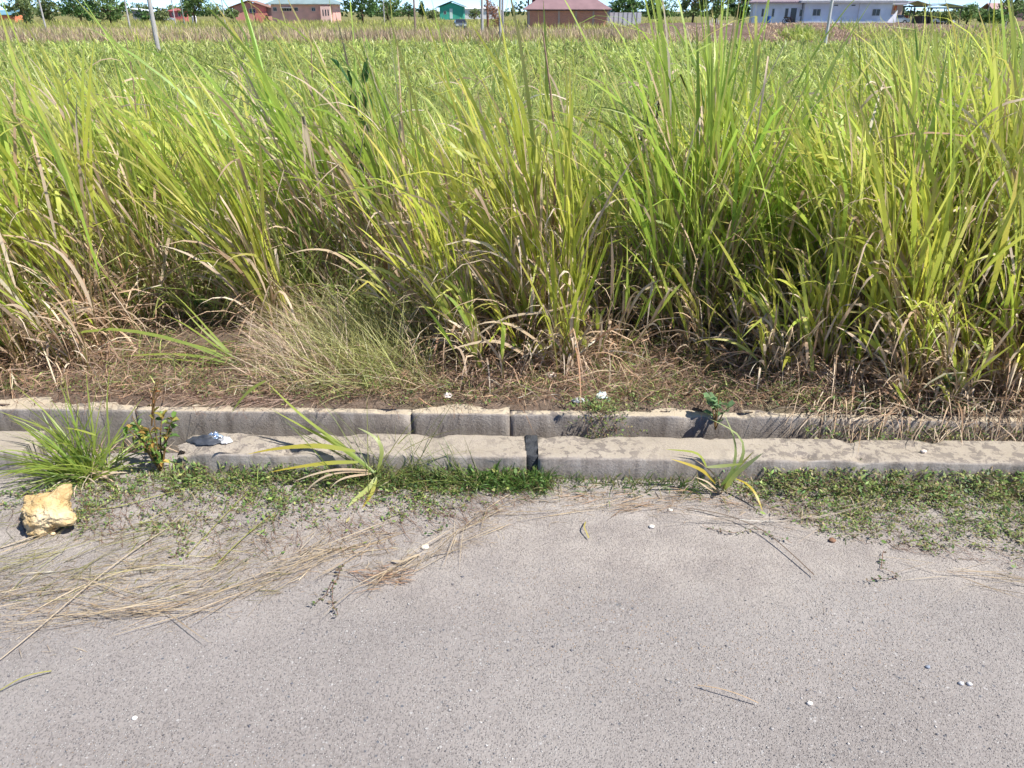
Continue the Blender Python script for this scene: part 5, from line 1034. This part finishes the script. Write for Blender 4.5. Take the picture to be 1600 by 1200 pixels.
b = kx(1433, 2.55); o = pebble('small stone stuck on the right kerb top', 1432, 708, .012, (230, 215, 200)); o.location = (b, kv(b, 2.53), .106)
# loose grit
n = 2600; px = rng.uniform(-200, 1800, n); py = rng.uniform(880, 1230, n); B = np.array([G(a, q, 0) for a, q in zip(px, py)]); r = np.exp(rng.normal(-6.15, .38, n)).clip(.0011, .006)
oc = np.array([[1, 0, 0], [-1, 0, 0], [0, 1, 0], [0, -1, 0], [0, 0, 1], [0, 0, -1]], float); fc = np.array([[0, 2, 4], [2, 1, 4], [1, 3, 4], [3, 0, 4], [2, 0, 5], [1, 2, 5], [3, 1, 5], [0, 3, 5]])
V = B[:, None] + oc[None] * r[:, None, None] * rng.uniform(.6, 1.3, (n, 6, 1)) * np.array([1, 1, .6]) + np.array([0, 0, .001]); V[:, :, 2] += zr(B[:, 0], B[:, 1])[:, None]
gc = mixc([(.5, .47, .44), (.36, .34, .32), (.2, .19, .19), (.42, .40, .38), (.13, .13, .145)], n, .15)
o = obj('road_grit', fast_mesh('road_grit', V.reshape(-1, 3), (np.arange(n)[:, None, None] * 6 + fc[None]).reshape(-1, 3), np.repeat(gc[:, None], 6, 1)), M_STONE); tag(o, 'loose grit and small chips on the asphalt', 'grit', kind='stuff')

# ------------------------------------------------------------------ rubbish
x = kx(318, 2.55); crumple('black_plastic', 'torn black plastic scrap on the broken kerb end', 'plastic scrap', (x, kv(x, 2.55), .1), .14, .07, .018, (62, 66, 74), .5, 2)
x = kx(331, 2.57); crumple('foil_wrapper', 'shiny blue silver foil wrapper on the kerb', 'wrapper', (x, kv(x, 2.575), .102), .06, .04, .02, (170, 190, 215), .2, 5, metal=.6)
x = kx(350, 2.56); crumple('clear_bag', 'crumpled clear whitish plastic bag beside the foil wrapper', 'plastic bag', (x, kv(x, 2.55), .1), .05, .045, .02, (190, 190, 190), .3, 8)
b = G(940, 622, .11); crumple('white_wrapper', 'crumpled white wrapper on the verge behind the drain wall', 'wrapper', (b[0], b[1], .115), .055, .05, .028, (228, 244, 240), .6, 9)
b = G(905, 628, .11); crumple('grey_wrapper', 'flat dull grey plastic scrap left of the white wrapper', 'plastic scrap', (b[0], b[1], .112), .07, .04, .015, (165, 168, 170), .5, 12)
b = G(700, 620, .11); crumple('pale_scrap', 'small pale paper scrap on the wall edge below the wiry bush', 'paper scrap', (b[0], b[1], .112), .045, .04, .014, (205, 198, 195), .7, 15)
